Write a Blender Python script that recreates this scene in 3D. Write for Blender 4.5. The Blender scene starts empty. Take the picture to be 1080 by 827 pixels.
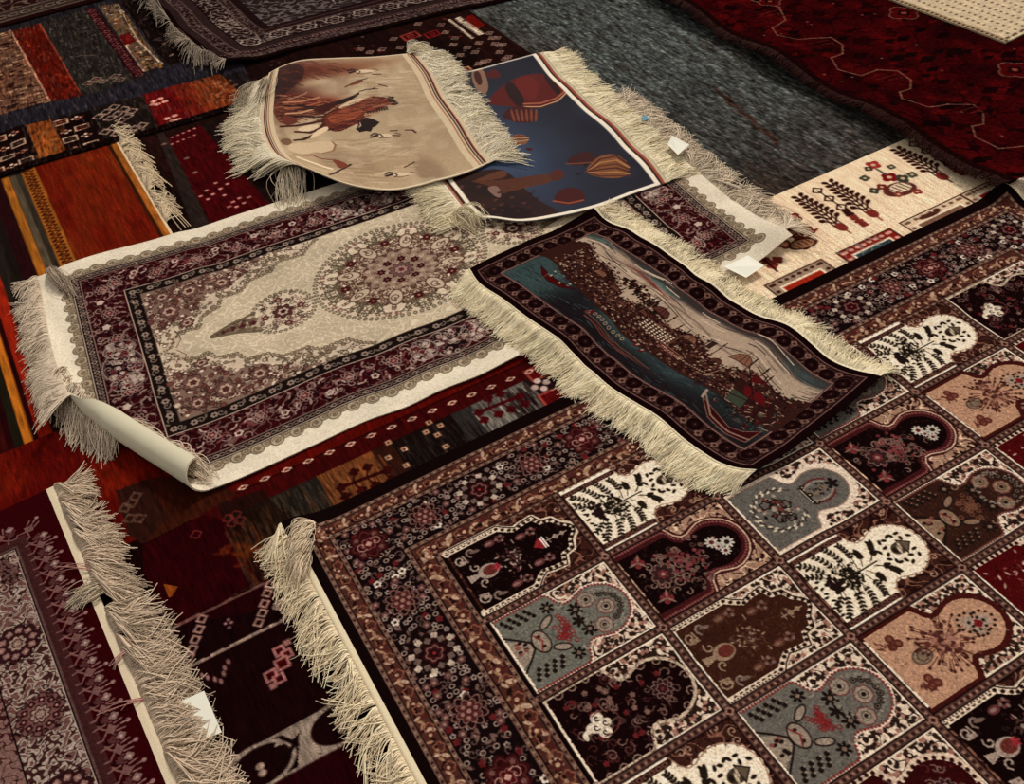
# Carpets laid out on the ground, seen from above.
import bpy, math, random
import numpy as np

# ------------------------------------------------------------------ camera, light, exposure
SC = bpy.context.scene
FPX = 1080.0
CX, CY = 540.0, 413.5
CAMH = 1.5
_n = np.array([0.092, 0.7165, 0.6915]); _n /= np.linalg.norm(_n)
_up = -_n
_Y = np.array([0, 0, 1.0]) - _n * _n[2]; _Y /= np.linalg.norm(_Y)
_X = np.cross(_Y, _up)
RM = np.array([_X, _Y, _up])                      # camera axes (x right, y down, z forward) -> world

cam_d = bpy.data.cameras.new('camera'); cam = bpy.data.objects.new('camera', cam_d)
SC.collection.objects.link(cam)
cam_d.sensor_width = 36.0; cam_d.lens = 36.0 * FPX / 1080.0; cam_d.clip_start = 0.05
from mathutils import Matrix, Vector
m = Matrix.Identity(4)
for r in range(3):
    m[r][0] = RM[r, 0]; m[r][1] = -RM[r, 1]; m[r][2] = -RM[r, 2]
m[2][3] = CAMH
cam.matrix_world = m
SC.camera = cam

SC.view_settings.view_transform = 'Standard'
try: SC.view_settings.look = 'None'
except Exception: pass
SC.view_settings.gamma = 1.0
SC.view_settings.use_curve_mapping = False
SC.view_settings.exposure = 0.0

W = bpy.data.worlds.new('sky'); SC.world = W; W.use_nodes = True
bg = W.node_tree.nodes['Background']
bg.inputs[0].default_value = (1.0, 0.945, 0.885, 1); bg.inputs[1].default_value = 0.45
sun_d = bpy.data.lights.new('sun', 'SUN'); sun = bpy.data.objects.new('sun', sun_d)
SC.collection.objects.link(sun)
sun_d.energy = 2.55; sun_d.angle = math.radians(11); sun_d.color = (1.0, 0.945, 0.865)
sdir = Vector((0.30, 0.78, 0.80)).normalized()     # towards the sun: behind the carpets, high
sun.rotation_euler = sdir.to_track_quat('Z', 'Y').to_euler()
sun.location = (1, 3, 4)

# ------------------------------------------------------------------ measuring helpers
def P(x, y, z=0.0):
    """point of the ground (height z) that the photograph shows at x, y"""
    d = RM @ np.array([(x - CX) / FPX, (y - CY) / FPX, 1.0])
    return (d * ((CAMH - z) / -d[2]))[:2]

# height of what already lies on the floor, 1 cm cells; each carpet drapes over it
GX0, GY0, GC = -3.0, 0.0, 0.01
GNX, GNY = 620, 560
HF = np.zeros((GNY, GNX), np.float32)

def _shift(a, k, ax):
    b = np.roll(a, k, ax); return b
def smooth_field(h, dil=2, blur=2):
    a = h.copy()
    for _ in range(dil):
        a = np.maximum.reduce([a, _shift(a, 1, 0), _shift(a, -1, 0)])
        a = np.maximum.reduce([a, _shift(a, 1, 1), _shift(a, -1, 1)])
    for _ in range(blur):
        a = (_shift(a, 1, 0) + a + _shift(a, -1, 0)) / 3
        a = (_shift(a, 1, 1) + a + _shift(a, -1, 1)) / 3
    return a
def sample(f, X, Y):
    fx = np.clip((X - GX0) / GC - 0.5, 0, GNX - 2.001); fy = np.clip((Y - GY0) / GC - 0.5, 0, GNY - 2.001)
    ix = fx.astype(int); iy = fy.astype(int); ax = fx - ix; ay = fy - iy
    return (f[iy, ix] * (1 - ax) * (1 - ay) + f[iy, ix + 1] * ax * (1 - ay)
            + f[iy + 1, ix] * (1 - ax) * ay + f[iy + 1, ix + 1] * ax * ay)

# ------------------------------------------------------------------ weaving canvas: the carpet's own pattern, in metres
class Cv:
    def __init__(s, s0, s1, t0, t1, d, ground):
        s.s0, s.t0 = s0, t0
        s.ns = max(2, int(round((s1 - s0) / d)) + 1); s.nt = max(2, int(round((t1 - t0) / d)) + 1)
        s.S = np.linspace(s0, s1, s.ns).astype(np.float32); s.T = np.linspace(t0, t1, s.nt).astype(np.float32)
        s.d = d
        s.a = np.empty((s.nt, s.ns, 3), np.float32); s.a[:] = ground
    def win(s, x0, x1, y0, y1):
        i0, i1 = np.searchsorted(s.S, [x0 - s.d, x1 + s.d]); j0, j1 = np.searchsorted(s.T, [y0 - s.d, y1 + s.d])
        if i0 >= i1 or j0 >= j1: return None
        return slice(j0, j1), slice(i0, i1), s.S[i0:i1][None, :], s.T[j0:j1][:, None]
    def put(s, w, cov, col, al=1.0):
        c = (np.clip(cov, 0, 1) * al)[..., None]
        b = s.a[w[0], w[1]]
        s.a[w[0], w[1]] = b + (np.asarray(col, np.float32) - b) * c
    def rect(s, x0, x1, y0, y1, col, al=1.0):
        w = s.win(x0, x1, y0, y1)
        if w is None: return
        dd = np.maximum(np.abs(w[2] - (x0 + x1) / 2) - (x1 - x0) / 2, np.abs(w[3] - (y0 + y1) / 2) - (y1 - y0) / 2)
        s.put(w, 0.5 - dd / s.d, col, al)
    def frame(s, x0, x1, y0, y1, wd, col, al=1.0):
        s.rect(x0, x1, y0, y0 + wd, col, al); s.rect(x0, x1, y1 - wd, y1, col, al)
        s.rect(x0, x0 + wd, y0 + wd, y1 - wd, col, al); s.rect(x1 - wd, x1, y0 + wd, y1 - wd, col, al)
    def ell(s, cx, cy, rx, ry, col, ang=0.0, ring=None, al=1.0):
        R = max(rx, ry) + (ring or 0)
        w = s.win(cx - R, cx + R, cy - R, cy + R)
        if w is None: return
        c, sn = math.cos(ang), math.sin(ang); X = w[2] - cx; Y = w[3] - cy
        u = X * c + Y * sn; v = -X * sn + Y * c
        q = np.sqrt((u / rx) ** 2 + (v / ry) ** 2)
        dd = (q - 1) * min(rx, ry)
        if ring: dd = np.abs(dd) - ring / 2
        s.put(w, 0.5 - dd / s.d, col, al)
    def flower(s, cx, cy, r, n, col, depth=0.28, ang=0.0, ring=None, sy=1.0, al=1.0):
        w = s.win(cx - r, cx + r, cy - r, cy + r)
        if w is None: return
        X = w[2] - cx; Y = (w[3] - cy) / sy
        rr = np.sqrt(X * X + Y * Y); th = np.arctan2(Y, X) + ang
        R = r * (1 - depth + depth * np.abs(np.cos(n * th / 2)))
        dd = rr - R
        if ring: dd = np.abs(dd) - ring / 2
        s.put(w, 0.5 - dd / s.d, col, al)
    def poly(s, pts, col, al=1.0, fn=None, soft=0):
        p = np.asarray(pts, float)
        for _ in range(soft):      # round the corners off
            q = np.roll(p, -1, 0); p = np.stack([p * .75 + q * .25, p * .25 + q * .75], 1).reshape(-1, 2)
        w = s.win(p[:, 0].min(), p[:, 0].max(), p[:, 1].min(), p[:, 1].max())
        if w is None: return
        X, Y = np.broadcast_arrays(w[2], w[3]); ins = np.zeros(X.shape, bool)
        q = np.roll(p, 1, 0)
        for (x1, y1), (x2, y2) in zip(p, q):
            if y1 == y2: continue
            ins ^= ((y1 > Y) != (y2 > Y)) & (X < (x2 - x1) * (Y - y1) / (y2 - y1) + x1)
        cov = ins.astype(np.float32)
        if fn is not None: cov = cov * fn(X, Y)
        s.put(w, cov, col, al)
    def line(s, pts, wd, col, al=1.0, closed=False):
        pts = list(pts)
        if closed: pts.append(pts[0])
        for (x1, y1), (x2, y2) in zip(pts[:-1], pts[1:]):
            w = s.win(min(x1, x2) - wd, max(x1, x2) + wd, min(y1, y2) - wd, max(y1, y2) + wd)
            if w is None: continue
            vx, vy = x2 - x1, y2 - y1; L = vx * vx + vy * vy + 1e-12
            h = np.clip(((w[2] - x1) * vx + (w[3] - y1) * vy) / L, 0, 1)
            dd = np.hypot(w[2] - x1 - h * vx, w[3] - y1 - h * vy) - wd / 2
            s.put(w, 0.5 - dd / s.d, col, al)
    def spiral(s, cx, cy, r, turns, a0, wd, col, sgn=1, al=1.0):
        n = max(6, int(turns * 9)); pts = []
        for k in range(n + 1):
            f = k / n; a = a0 + sgn * f * turns * 2 * math.pi; q = r * (1 - 0.8 * f)
            pts.append((cx + q * math.cos(a), cy + q * math.sin(a)))
        s.line(pts, wd, col, al)
    def leaf(s, x, y, L, wd, ang, col, al=1.0):
        s.ell(x + L / 2 * math.cos(ang), y + L / 2 * math.sin(ang), L / 2, wd / 2, col, ang, al=al)
    def scroll(s, x0, x1, y0, y1, k, col, th=0.3, seed=0.0, al=1.0, mx=None, my=None, fill=None, where=None):
        """curling tendrils; mx, my: mirror lines"""
        w = s.win(x0, x1, y0, y1)
        if w is None: return
        X = np.abs(w[2] - mx) if mx is not None else w[2] - x0
        Y = np.abs(w[3] - my) if my is not None else w[3] - y0
        X = X * k; Y = Y * k
        A = X + 1.6 * np.sin(0.83 * Y + seed) + 0.7 * np.sin(1.9 * Y - 0.7 * X + seed * 2)
        B = Y + 1.6 * np.sin(0.91 * X + seed * 1.7) + 0.7 * np.sin(1.7 * X + 0.9 * Y)
        f = np.sin(A) + np.sin(B)
        ins = (X == X) & (w[2] >= x0) & (w[2] <= x1) & (w[3] >= y0) & (w[3] <= y1)
        if where is not None: ins = ins & where(*np.broadcast_arrays(w[2], w[3]))
        if fill is not None:
            s.put(w, np.clip((f - 1.0) * 5, 0, 1) * ins, fill, al)
            s.put(w, np.clip((-f - 1.1) * 5, 0, 1) * ins, fill, al)
        s.put(w, np.clip((th - np.abs(f)) * 4 / th * 0.7, 0, 1) * ins, col, al)
    def noise(s, amp, fx, fy, seed=1, sl=None):
        """woven abrash: streaks, sizes fx, fy in metres"""
        rg = np.random.default_rng(seed)
        nx = max(3, int((s.S[-1] - s.S[0]) / fx) + 3); ny = max(3, int((s.T[-1] - s.T[0]) / fy) + 3)
        g = rg.standard_normal((ny, nx)).astype(np.float32)
        u = np.clip((s.S - s.S[0]) / fx, 0, nx - 2.001); v = np.clip((s.T - s.T[0]) / fy, 0, ny - 2.001)
        iu = u.astype(int); iv = v.astype(int); au = (u - iu)[None, :]; av = (v - iv)[:, None]
        au = au * au * (3 - 2 * au); av = av * av * (3 - 2 * av)
        r = (g[iv][:, iu] * (1 - au) + g[iv][:, iu + 1] * au) * (1 - av) + (g[iv + 1][:, iu] * (1 - au) + g[iv + 1][:, iu + 1] * au) * av
        return r * amp
    def grain(s, amp, fx, fy, seed=1):
        s.a *= (1 + s.noise(amp, fx, fy, seed))[..., None]
    def blend(s, cov, col):
        c = np.clip(cov, 0, 1)[..., None]
        s.a += (np.asarray(col, np.float32) - s.a) * c
    def sat(s, f):
        g = (s.a * (0.35, 0.5, 0.15)).sum(-1, keepdims=True); s.a = (g + (s.a - g) * f).astype(np.float32)
    def linear(s):
        c = np.clip(s.a, 0, 255) / 255.0
        # dye palette: the wools are brownish and deep
        g = (c * (0.35, 0.5, 0.15)).sum(-1, keepdims=True); cool = np.clip((c[..., 2:3] - c[..., 0:1]) * 12, 0, 1)
        c = g + (c - g) * (0.90 - 0.36 * cool)
        c = np.clip(1.18 * c ** 1.22, 0, 0.94)
        return np.where(c <= 0.04045, c / 12.92, ((c + 0.055) / 1.055) ** 2.4) * (1.0, 0.935, 0.95)

# ------------------------------------------------------------------ materials
def pile_mat(name, rough=0.92, scale=900.0, bump=0.25, var=0.16, sheen=0.0, spec=0.0):
    mt = bpy.data.materials.new(name); mt.use_nodes = True; nt = mt.node_tree; N = nt.nodes; L = nt.links
    b = N['Principled BSDF']; b.inputs['Roughness'].default_value = rough
    b.inputs['Specular IOR Level'].default_value = spec
    if sheen: b.inputs['Sheen Weight'].default_value = sheen
    at = N.new('ShaderNodeAttribute'); at.attribute_name = 'Col'
    tc = N.new('ShaderNodeTexCoord')
    no = N.new('ShaderNodeTexNoise'); no.inputs['Scale'].default_value = scale; no.inputs['Detail'].default_value = 2.0
    mr = N.new('ShaderNodeMapRange'); mr.inputs['From Min'].default_value = 0.3; mr.inputs['From Max'].default_value = 0.7
    mr.inputs['To Min'].default_value = 1 - var; mr.inputs['To Max'].default_value = 1 + var
    mx = N.new('ShaderNodeVectorMath'); mx.operation = 'SCALE'
    bp = N.new('ShaderNodeBump'); bp.inputs['Strength'].default_value = bump; bp.inputs['Distance'].default_value = 0.002
    L.new(tc.outputs['Object'], no.inputs['Vector']); L.new(no.outputs['Fac'], mr.inputs['Value'])
    L.new(at.outputs['Color'], mx.inputs[0]); L.new(mr.outputs[0], mx.inputs['Scale'])
    L.new(mx.outputs[0], b.inputs['Base Color'])
    L.new(no.outputs['Fac'], bp.inputs['Height']); L.new(bp.outputs['Normal'], b.inputs['Normal'])
    return mt
def plain_mat(name, col, rough=0.9, scale=400.0, var=0.1, bump=0.2):
    mt = bpy.data.materials.new(name); mt.use_nodes = True; nt = mt.node_tree; N = nt.nodes; L = nt.links
    b = N['Principled BSDF']; b.inputs['Roughness'].default_value = rough; b.inputs['Specular IOR Level'].default_value = 0.2
    c = [((v / 255 + 0.055) / 1.055) ** 2.4 for v in col]
    tc = N.new('ShaderNodeTexCoord'); no = N.new('ShaderNodeTexNoise'); no.inputs['Scale'].default_value = scale
    mr = N.new('ShaderNodeMapRange'); mr.inputs['To Min'].default_value = 1 - var; mr.inputs['To Max'].default_value = 1 + var
    cc = N.new('ShaderNodeRGB'); cc.outputs[0].default_value = (*c, 1)
    mx = N.new('ShaderNodeVectorMath'); mx.operation = 'SCALE'
    bp = N.new('ShaderNodeBump'); bp.inputs['Strength'].default_value = bump; bp.inputs['Distance'].default_value = 0.001
    L.new(tc.outputs['Object'], no.inputs['Vector']); L.new(no.outputs['Fac'], mr.inputs['Value'])
    L.new(cc.outputs[0], mx.inputs[0]); L.new(mr.outputs[0], mx.inputs['Scale']); L.new(mx.outputs[0], b.inputs['Base Color'])
    L.new(no.outputs['Fac'], bp.inputs['Height']); L.new(bp.outputs['Normal'], b.inputs['Normal'])
    return mt
M_PILE = pile_mat('wool_pile', scale=700, bump=0.2, var=0.10)
M_SOFT = pile_mat('cut_velvet_pile', scale=600, bump=0.08, var=0.03)
M_FLAT = pile_mat('printed_velvet', rough=0.7, scale=500, bump=0.1, var=0.05, spec=0.06)
M_COARSE = pile_mat('coarse_wool', scale=420, bump=0.6, var=0.35)
M_YARN = pile_mat('fringe_yarn', rough=0.75, scale=300, bump=0.1, var=0.08, spec=0.05)
M_TAG = plain_mat('paper_tag', (236, 232, 216), 0.6, 200, 0.03, 0.05)
M_TEAL = plain_mat('teal_paper', (35, 130, 150), 0.5, 200, 0.05, 0.05)
M_FLOOR = plain_mat('floor_concrete', (88, 80, 72), 0.9, 14, 0.25, 0.3)

# ------------------------------------------------------------------ mesh builders
def raw_mesh(name, co, quads, cols=None, mat=None, smooth=True):
    me = bpy.data.meshes.new(name)
    nv, nf = len(co), len(quads)
    me.vertices.add(nv); me.vertices.foreach_set('co', np.ascontiguousarray(co, np.float32).ravel())
    me.loops.add(nf * 4); me.loops.foreach_set('vertex_index', np.ascontiguousarray(quads, np.int32).ravel())
    me.polygons.add(nf); me.polygons.foreach_set('loop_start', np.arange(0, nf * 4, 4, dtype=np.int32))
    try: me.polygons.foreach_set('loop_total', np.full(nf, 4, np.int32))
    except Exception: pass
    if smooth: me.polygons.foreach_set('use_smooth', np.ones(nf, bool))
    me.update(calc_edges=True)
    if cols is not None:
        at = me.color_attributes.new('Col', 'FLOAT_COLOR', 'POINT')
        c4 = np.ones((nv, 4), np.float32); c4[:, :3] = cols
        at.data.foreach_set('color', c4.ravel())
    if mat: me.materials.append(mat)
    return me
def grid_quads(nt, ns, off=0, flip=False):
    i = np.arange(nt * ns, dtype=np.int32).reshape(nt, ns) + off
    q = np.stack([i[:-1, :-1], i[1:, :-1], i[1:, 1:], i[:-1, 1:]], -1).reshape(-1, 4)
    return q[:, ::-1] if flip else q
def link(name, me, parent=None):
    o = bpy.data.objects.new(name, me); SC.collection.objects.link(o)
    if parent is not None:
        o.parent = parent
        o.matrix_parent_inverse = Matrix.Translation(-parent.location)
    return o

def rim(pts, n=200):
    """dense polyline through measured points, by length, softly rounded"""
    p = np.asarray(pts, float)
    L = np.concatenate([[0], np.cumsum(np.linalg.norm(np.diff(p[:, :2], axis=0), axis=1))]); L /= L[-1]
    # Catmull-Rom tangents
    t = np.gradient(p, L, axis=0) if len(p) > 2 else np.repeat((p[1:] - p[:1]), 2, 0)
    u = np.linspace(0, 1, n); k = np.clip(np.searchsorted(L, u, 'right') - 1, 0, len(p) - 2)
    h = (L[k + 1] - L[k])[:, None]; f = ((u - L[k]) / (L[k + 1] - L[k]))[:, None]
    a = (2 * f ** 3 - 3 * f ** 2 + 1) * p[k] + (f ** 3 - 2 * f ** 2 + f) * h * t[k] + (-2 * f ** 3 + 3 * f ** 2) * p[k + 1] + (f ** 3 - f ** 2) * h * t[k + 1]
    return u, a

class Rug:
    """one carpet. Either a plain rectangle in its own frame (O, th) or four measured edges."""
    def __init__(s, name, label, cat, th=0.006, frame=None, box=None, edges=None, corners=None, lift=None, roll=None, drape=(2, 3), back=(150, 138, 112)):
        s.thk = th; s.lift = lift; s.roll = roll; s.back = back
        s.base = smooth_field(HF, *drape)
        s.box = box; s.edges = None
        if frame is not None:
            O, ang = frame; a = math.radians(ang)
            s.e1 = np.array([math.cos(a), math.sin(a)]); s.e2 = np.array([math.sin(a), -math.cos(a)])
            s.O = P(*O, 0.012)
        if edges is not None:
            s.edges = {}
            for k, pts in edges.items():
                w = []
                for q in pts:
                    if q[0] == 'w': w.append((q[1], q[2]))
                    else:
                        lf = q[2] if len(q) > 2 else 0.0
                        z = 0.012
                        for _ in range(3):
                            xy = P(q[0], q[1], z); z = float(sample(s.base, np.array([xy[0]]), np.array([xy[1]]))[0]) + th + lf
                        w.append(tuple(xy))
                s.edges[k] = rim(w)
        s.empty = bpy.data.objects.new(name, None); SC.collection.objects.link(s.empty)
        s.empty.empty_display_size = 0.1
        s.empty['label'] = label; s.empty['category'] = cat
        cxy = s.plan(np.array([(box[0] + box[1]) / 2]), np.array([(box[2] + box[3]) / 2]))
        s.empty.location = (float(cxy[0][0]), float(cxy[1][0]), 0)
        if frame is None:
            pc = [(q[0], q[1]) for q in corners]
            lc = [(box[0], box[2]), (box[1], box[2]), (box[1], box[3]), (box[0], box[3])]
            A = []
            for (x, y), (u, v) in zip(pc, lc):
                A.append([x, y, 1, 0, 0, 0, -u * x, -u * y, -u]); A.append([0, 0, 0, x, y, 1, -v * x, -v * y, -v])
            s.Hm = np.linalg.svd(np.array(A))[2][-1].reshape(3, 3)
        else: s.Hm = None
    def at(s, x, y):
        """own coordinates of the spot seen at x, y"""
        if s.edges is not None:
            if not hasattr(s, 'net'):
                gs, gt = np.meshgrid(np.linspace(s.box[0], s.box[1], 70), np.linspace(s.box[2], s.box[3], 90)); s.net = (gs, gt, *s.seen(gs, gt))
            gs, gt, gx, gy = s.net; k = np.argmin((gx - x) ** 2 + (gy - y) ** 2)
            u, v = float(gs.ravel()[k]), float(gt.ravel()[k]); e = 2e-3
            for _ in range(4):
                fx, fy = s.seen(np.array([u, u + e, u]), np.array([v, v, v + e]))
                J = np.array([[fx[1] - fx[0], fx[2] - fx[0]], [fy[1] - fy[0], fy[2] - fy[0]]]) / e
                if abs(np.linalg.det(J)) < 1e4: break
                du = np.clip(np.linalg.solve(J, [x - fx[0], y - fy[0]]), -.03, .03); u += du[0]; v += du[1]
            return (u, v)
        if s.Hm is not None:
            q = s.Hm @ [x, y, 1]; return (q[0] / q[2], q[1] / q[2])
        p = P(x, y, 0.012) - s.O
        return (float(p @ s.e1), float(p @ s.e2))
    def seen(s, S, T):
        X, Y, Z = s.surf(S, T); p = np.stack([X, Y, Z - CAMH], -1) @ RM
        return p[..., 0] / p[..., 2] * FPX + CX, p[..., 1] / p[..., 2] * FPX + CY
    def pts(s, seq): return [s.at(*q) for q in seq]
    def plan(s, S, T):
        if s.edges is None:
            return s.O[0] + s.e1[0] * S + s.e2[0] * T, s.O[1] + s.e1[1] * S + s.e2[1] * T
        x0, x1, y0, y1 = s.box
        u = (S - x0) / (x1 - x0); v = (T - y0) / (y1 - y0)
        out = []
        E = s.edges; U = E['top'][0]
        for c in (0, 1):
            tp = np.interp(u, U, E['top'][1][:, c]); bt = np.interp(u, U, E['bottom'][1][:, c])
            lf = np.interp(v, U, E['left'][1][:, c]); rt = np.interp(v, U, E['right'][1][:, c])
            c00, c10 = E['top'][1][0, c], E['top'][1][-1, c]; c01, c11 = E['bottom'][1][0, c], E['bottom'][1][-1, c]
            r = (1 - v) * tp + v * bt + (1 - u) * lf + u * rt - ((1 - u) * (1 - v) * c00 + u * (1 - v) * c10 + (1 - u) * v * c01 + u * v * c11)
            # outside the body (fringe) go straight on
            ue = np.where(u < 0, u, np.where(u > 1, u - 1, 0)); ve = np.where(v < 0, v, np.where(v > 1, v - 1, 0))
            out.append(r)
        return out[0], out[1]
    def surf(s, S, T, dz=0.0):
        X, Y = s.plan(S, T)
        Z = sample(s.base, X, Y) + s.thk + dz
        if s.lift is not None: Z = Z + s.lift(S, T)
        if s.roll is not None: X, Y, Z = s.roll(X, Y, Z)
        return X, Y, Z
    def build(s, cv, mat, body='pile', d_back=0.02):
        S, T = np.meshgrid(cv.S.astype(float), cv.T.astype(float))
        X, Y, Z = s.surf(S, T)
        co = np.stack([X, Y, Z], -1).reshape(-1, 3); col = cv.linear().reshape(-1, 3)
        quads = [grid_quads(cv.nt, cv.ns)]; n0 = len(co)
        # underside and rim
        nb_s = max(12, int((cv.S[-1] - cv.S[0]) / d_back)); nb_t = max(12, int((cv.T[-1] - cv.T[0]) / d_back))
        Sb, Tb = np.meshgrid(np.linspace(cv.S[0], cv.S[-1], nb_s), np.linspace(cv.T[0], cv.T[-1], nb_t))
        e = 1e-3
        def under(Sq, Tq):
            A = np.stack(s.surf(Sq, Tq), -1); B = np.stack(s.surf(Sq + e, Tq), -1); C = np.stack(s.surf(Sq, Tq + e), -1)
            n = np.cross(B - A, C - A); n /= np.linalg.norm(n, axis=-1, keepdims=True) + 1e-12
            return A + n * s.thk * 0.9          # n points down
        Sc = np.clip(Sb, cv.S[0], cv.S[-1] - e); Tc = np.clip(Tb, cv.T[0], cv.T[-1] - e)
        ub = under(Sc, Tc).reshape(-1, 3)
        bc = (np.array(s.back) / 255.0) ** 2.2
        quads.append(grid_quads(nb_t, nb_s, n0, True)); co = np.concatenate([co, ub]); col = np.concatenate([col, np.tile(bc, (len(ub), 1))])
        # rim: own vertices, edge colour
        per = np.concatenate([np.arange(cv.ns), np.arange(1, cv.nt) * cv.ns + cv.ns - 1, (cv.nt - 1) * cv.ns + np.arange(cv.ns - 2, -1, -1), np.arange(cv.nt - 2, -1, -1) * cv.ns])
        ps = S.reshape(-1)[per]; pt = T.reshape(-1)[per]
        up = co[per]; dn = under(np.clip(ps, cv.S[0], cv.S[-1] - e), np.clip(pt, cv.T[0], cv.T[-1] - e))
        n1 = len(co); k = len(per)
        co = np.concatenate([co, up, dn]); col = np.concatenate([col, col[per], col[per] * 0.9])
        i = np.arange(k - 1, dtype=np.int32)
        quads.append(np.stack([n1 + i, n1 + i + 1, n1 + k + i + 1, n1 + k + i], -1))
        loc = np.array(s.empty.location)
        me = raw_mesh(body, co, np.concatenate(quads), col, mat)
        o = link(body, me, s.empty); s.body = o
        # record height for whatever is laid on top
        ix = ((X - GX0) / GC).astype(int).ravel(); iy = ((Y - GY0) / GC).astype(int).ravel()
        ok = (ix >= 0) & (ix < GNX) & (iy >= 0) & (iy < GNY)
        zz = np.minimum(Z.ravel(), (sample(s.base, X, Y) + s.thk + 0.012).ravel())
        np.maximum.at(HF, (iy[ok], ix[ok]), zz[ok].astype(np.float32))
        return o
    def edge(s, side, f, inset=0.0):
        x0, x1, y0, y1 = s.box
        if side == 'left': return np.full_like(f, x0 + inset), y0 + f * (y1 - y0)
        if side == 'right': return np.full_like(f, x1 - inset), y0 + f * (y1 - y0)
        if side == 'top': return x0 + f * (x1 - x0), np.full_like(f, y0 + inset)
        return x0 + f * (x1 - x0), np.full_like(f, y1 - inset)
    def fringe(s, side, length, n, f0=0.0, f1=1.0, rad=0.0009, mess=0.25, col=(214, 206, 174), seed=3, rise=0.008, droop=6.0, clump=0.3, K=8, curl=0.15, name='fringe', skew=0.0):
        rg = np.random.default_rng(seed)
        f = np.sort(rg.uniform(f0, f1, n)); f = np.clip(f, 0.0, 1.0)
        a = np.stack(s.surf(*s.edge(side, f)), -1); b = np.stack(s.surf(*s.edge(side, f, 0.012)), -1)
        dr = a - b; dr /= np.linalg.norm(dr, axis=1, keepdims=True) + 1e-9
        pa = np.stack(s.plan(*s.edge(side, f)), -1) - np.stack(s.plan(*s.edge(side, f, 0.012)), -1)
        pa /= np.linalg.norm(pa, axis=1, keepdims=True) + 1e-9
        flop = ((dr[:, :2] * pa).sum(1) > -0.35) & (dr[:, 2] > 0.4)
        dr[flop, :2] += pa[flop] * 1.3; dr[flop, 2] *= 0.4
        dr /= np.linalg.norm(dr, axis=1, keepdims=True) + 1e-9
        sd = np.cross(dr, [0, 0, 1.0]); sd /= np.linalg.norm(sd, axis=1, keepdims=True) + 1e-9
        g = np.interp(f * 60, np.arange(62), rg.standard_normal(62)); g2 = np.interp(f * 24, np.arange(26), rg.standard_normal(26))
        G_n = max(20, n // 13); lock = rg.standard_normal((2, G_n + 1)); li = (f * G_n).astype(int)      # yarns hang together in locks
        ang = clump * 0.55 * lock[0, li] + (skew(f) if callable(skew) else skew) + clump * (0.6 * g + 0.6 * g2) + 0.62 * mess * rg.standard_normal(n)
        ln = length * (1 + 0.12 * rg.standard_normal(n) + 0.06 * g2); ln = np.clip(ln, 0.3 * length, 1.5 * length)
        cv = curl * (0.45 * rg.standard_normal(n) + 0.75 * lock[1, li]) + 0.1 * g
        hgt = rise * rg.uniform(0.15, 1.0, n)
        t = np.linspace(0, 1, K)
        path = np.empty((n, K, 3)); fld = smooth_field(HF, 1, 1)
        l = ln[:, None] * t
        lat = l * np.sin(ang)[:, None] * np.minimum(1, t * 2.5) + ln[:, None] * cv[:, None] * t * t + 0.05 * ln[:, None] * np.sin(t * 9 + rg.uniform(0, 6, n)[:, None]) * t
        fw = l * np.cos(np.minimum(np.abs(ang), 1.2))[:, None]
        path[:, :, :2] = a[:, None, :2] + dr[:, None, :2] * fw[..., None] + sd[:, None, :2] * lat[..., None]
        z = a[:, None, 2] - 0.001 + dr[:, None, 2] * fw - droop * fw * fw
        fl = sample(fld, path[..., 0], path[..., 1]) + rad + hgt[:, None] * np.sin(np.clip(t * 2.6, 0, math.pi))[None, :]
        path[:, :, 2] = np.maximum(z, fl)
        path[:, 0, 2] = a[:, 2] - 0.001
        return s._tubes(path, rad, col, rg, name)
    def _tubes(s, path, rad, col, rg, name='fringe', sides=3):
        n, K, _ = path.shape
        tg = np.gradient(path, axis=1); tg /= np.linalg.norm(tg, axis=2, keepdims=True) + 1e-9
        u = np.cross(tg, [0, 0, 1.0]); u /= np.linalg.norm(u, axis=2, keepdims=True) + 1e-9
        v = np.cross(u, tg)
        rr = rad * rg.uniform(0.75, 1.25, n)[:, None] * np.linspace(1.1, 0.7, K)[None, :]
        co = np.empty((n, K, sides, 3)); ph = rg.uniform(0, 6.28, n)
        for q in range(sides):
            a = ph + q * 2 * math.pi / sides
            co[:, :, q] = path + rr[..., None] * (u * np.cos(a)[:, None, None] + v * np.sin(a)[:, None, None])
        idx = np.arange(n * K * sides, dtype=np.int32).reshape(n, K, sides)
        nx = np.roll(idx, -1, axis=2)
        q = np.stack([idx[:, :-1], nx[:, :-1], nx[:, 1:], idx[:, 1:]], -1).reshape(-1, 4)
        c = (np.array(col) / 255.0) ** 2.2
        cc = c[None, :] * np.array([1.30, 1.20, 1.22]) * (1 + 0.15 * rg.standard_normal(n))[:, None]
        cc = np.repeat(cc, K * sides, 0)
        me = raw_mesh(name, co.reshape(-1, 3), q, np.clip(cc, 0, 1), M_YARN)
        o = link(name, me, s.empty)
        if name == 'fringe': o['kind'] = 'stuff'
        return o
    def hem(s, side, width, f0=0.0, f1=1.0, col=(206, 198, 170), n=300, dz=0.0008, ribs=True, name='hem'):
        """woven end band sewn along an edge, lying over the body's rim"""
        f = np.linspace(f0, f1, n); rows = []
        offs = [-width, -width * 0.5, 0.0, 0.0]
        for k, o_ in enumerate(offs):
            inset = -0.0015 - o_ * 1.0 if False else (width + o_) * 1.0
            inset = width * (1 - k / 2.0) if k < 3 else -0.001
            inset = max(inset, -0.0015)
            X, Y, Z = s.surf(*s.edge(side, f, inset), dz=dz)
            if k == 3: Z = Z - s.thk * 0.8
            rows.append(np.stack([X, Y, Z], -1))
        co = np.stack(rows, 0); K = len(offs)
        c = (np.array(col) / 255.0) ** 2.2
        cc = np.tile(np.clip(c * np.array([1.28, 1.18, 1.20]), 0, .9), (K * n, 1)).reshape(K, n, 3)
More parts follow.
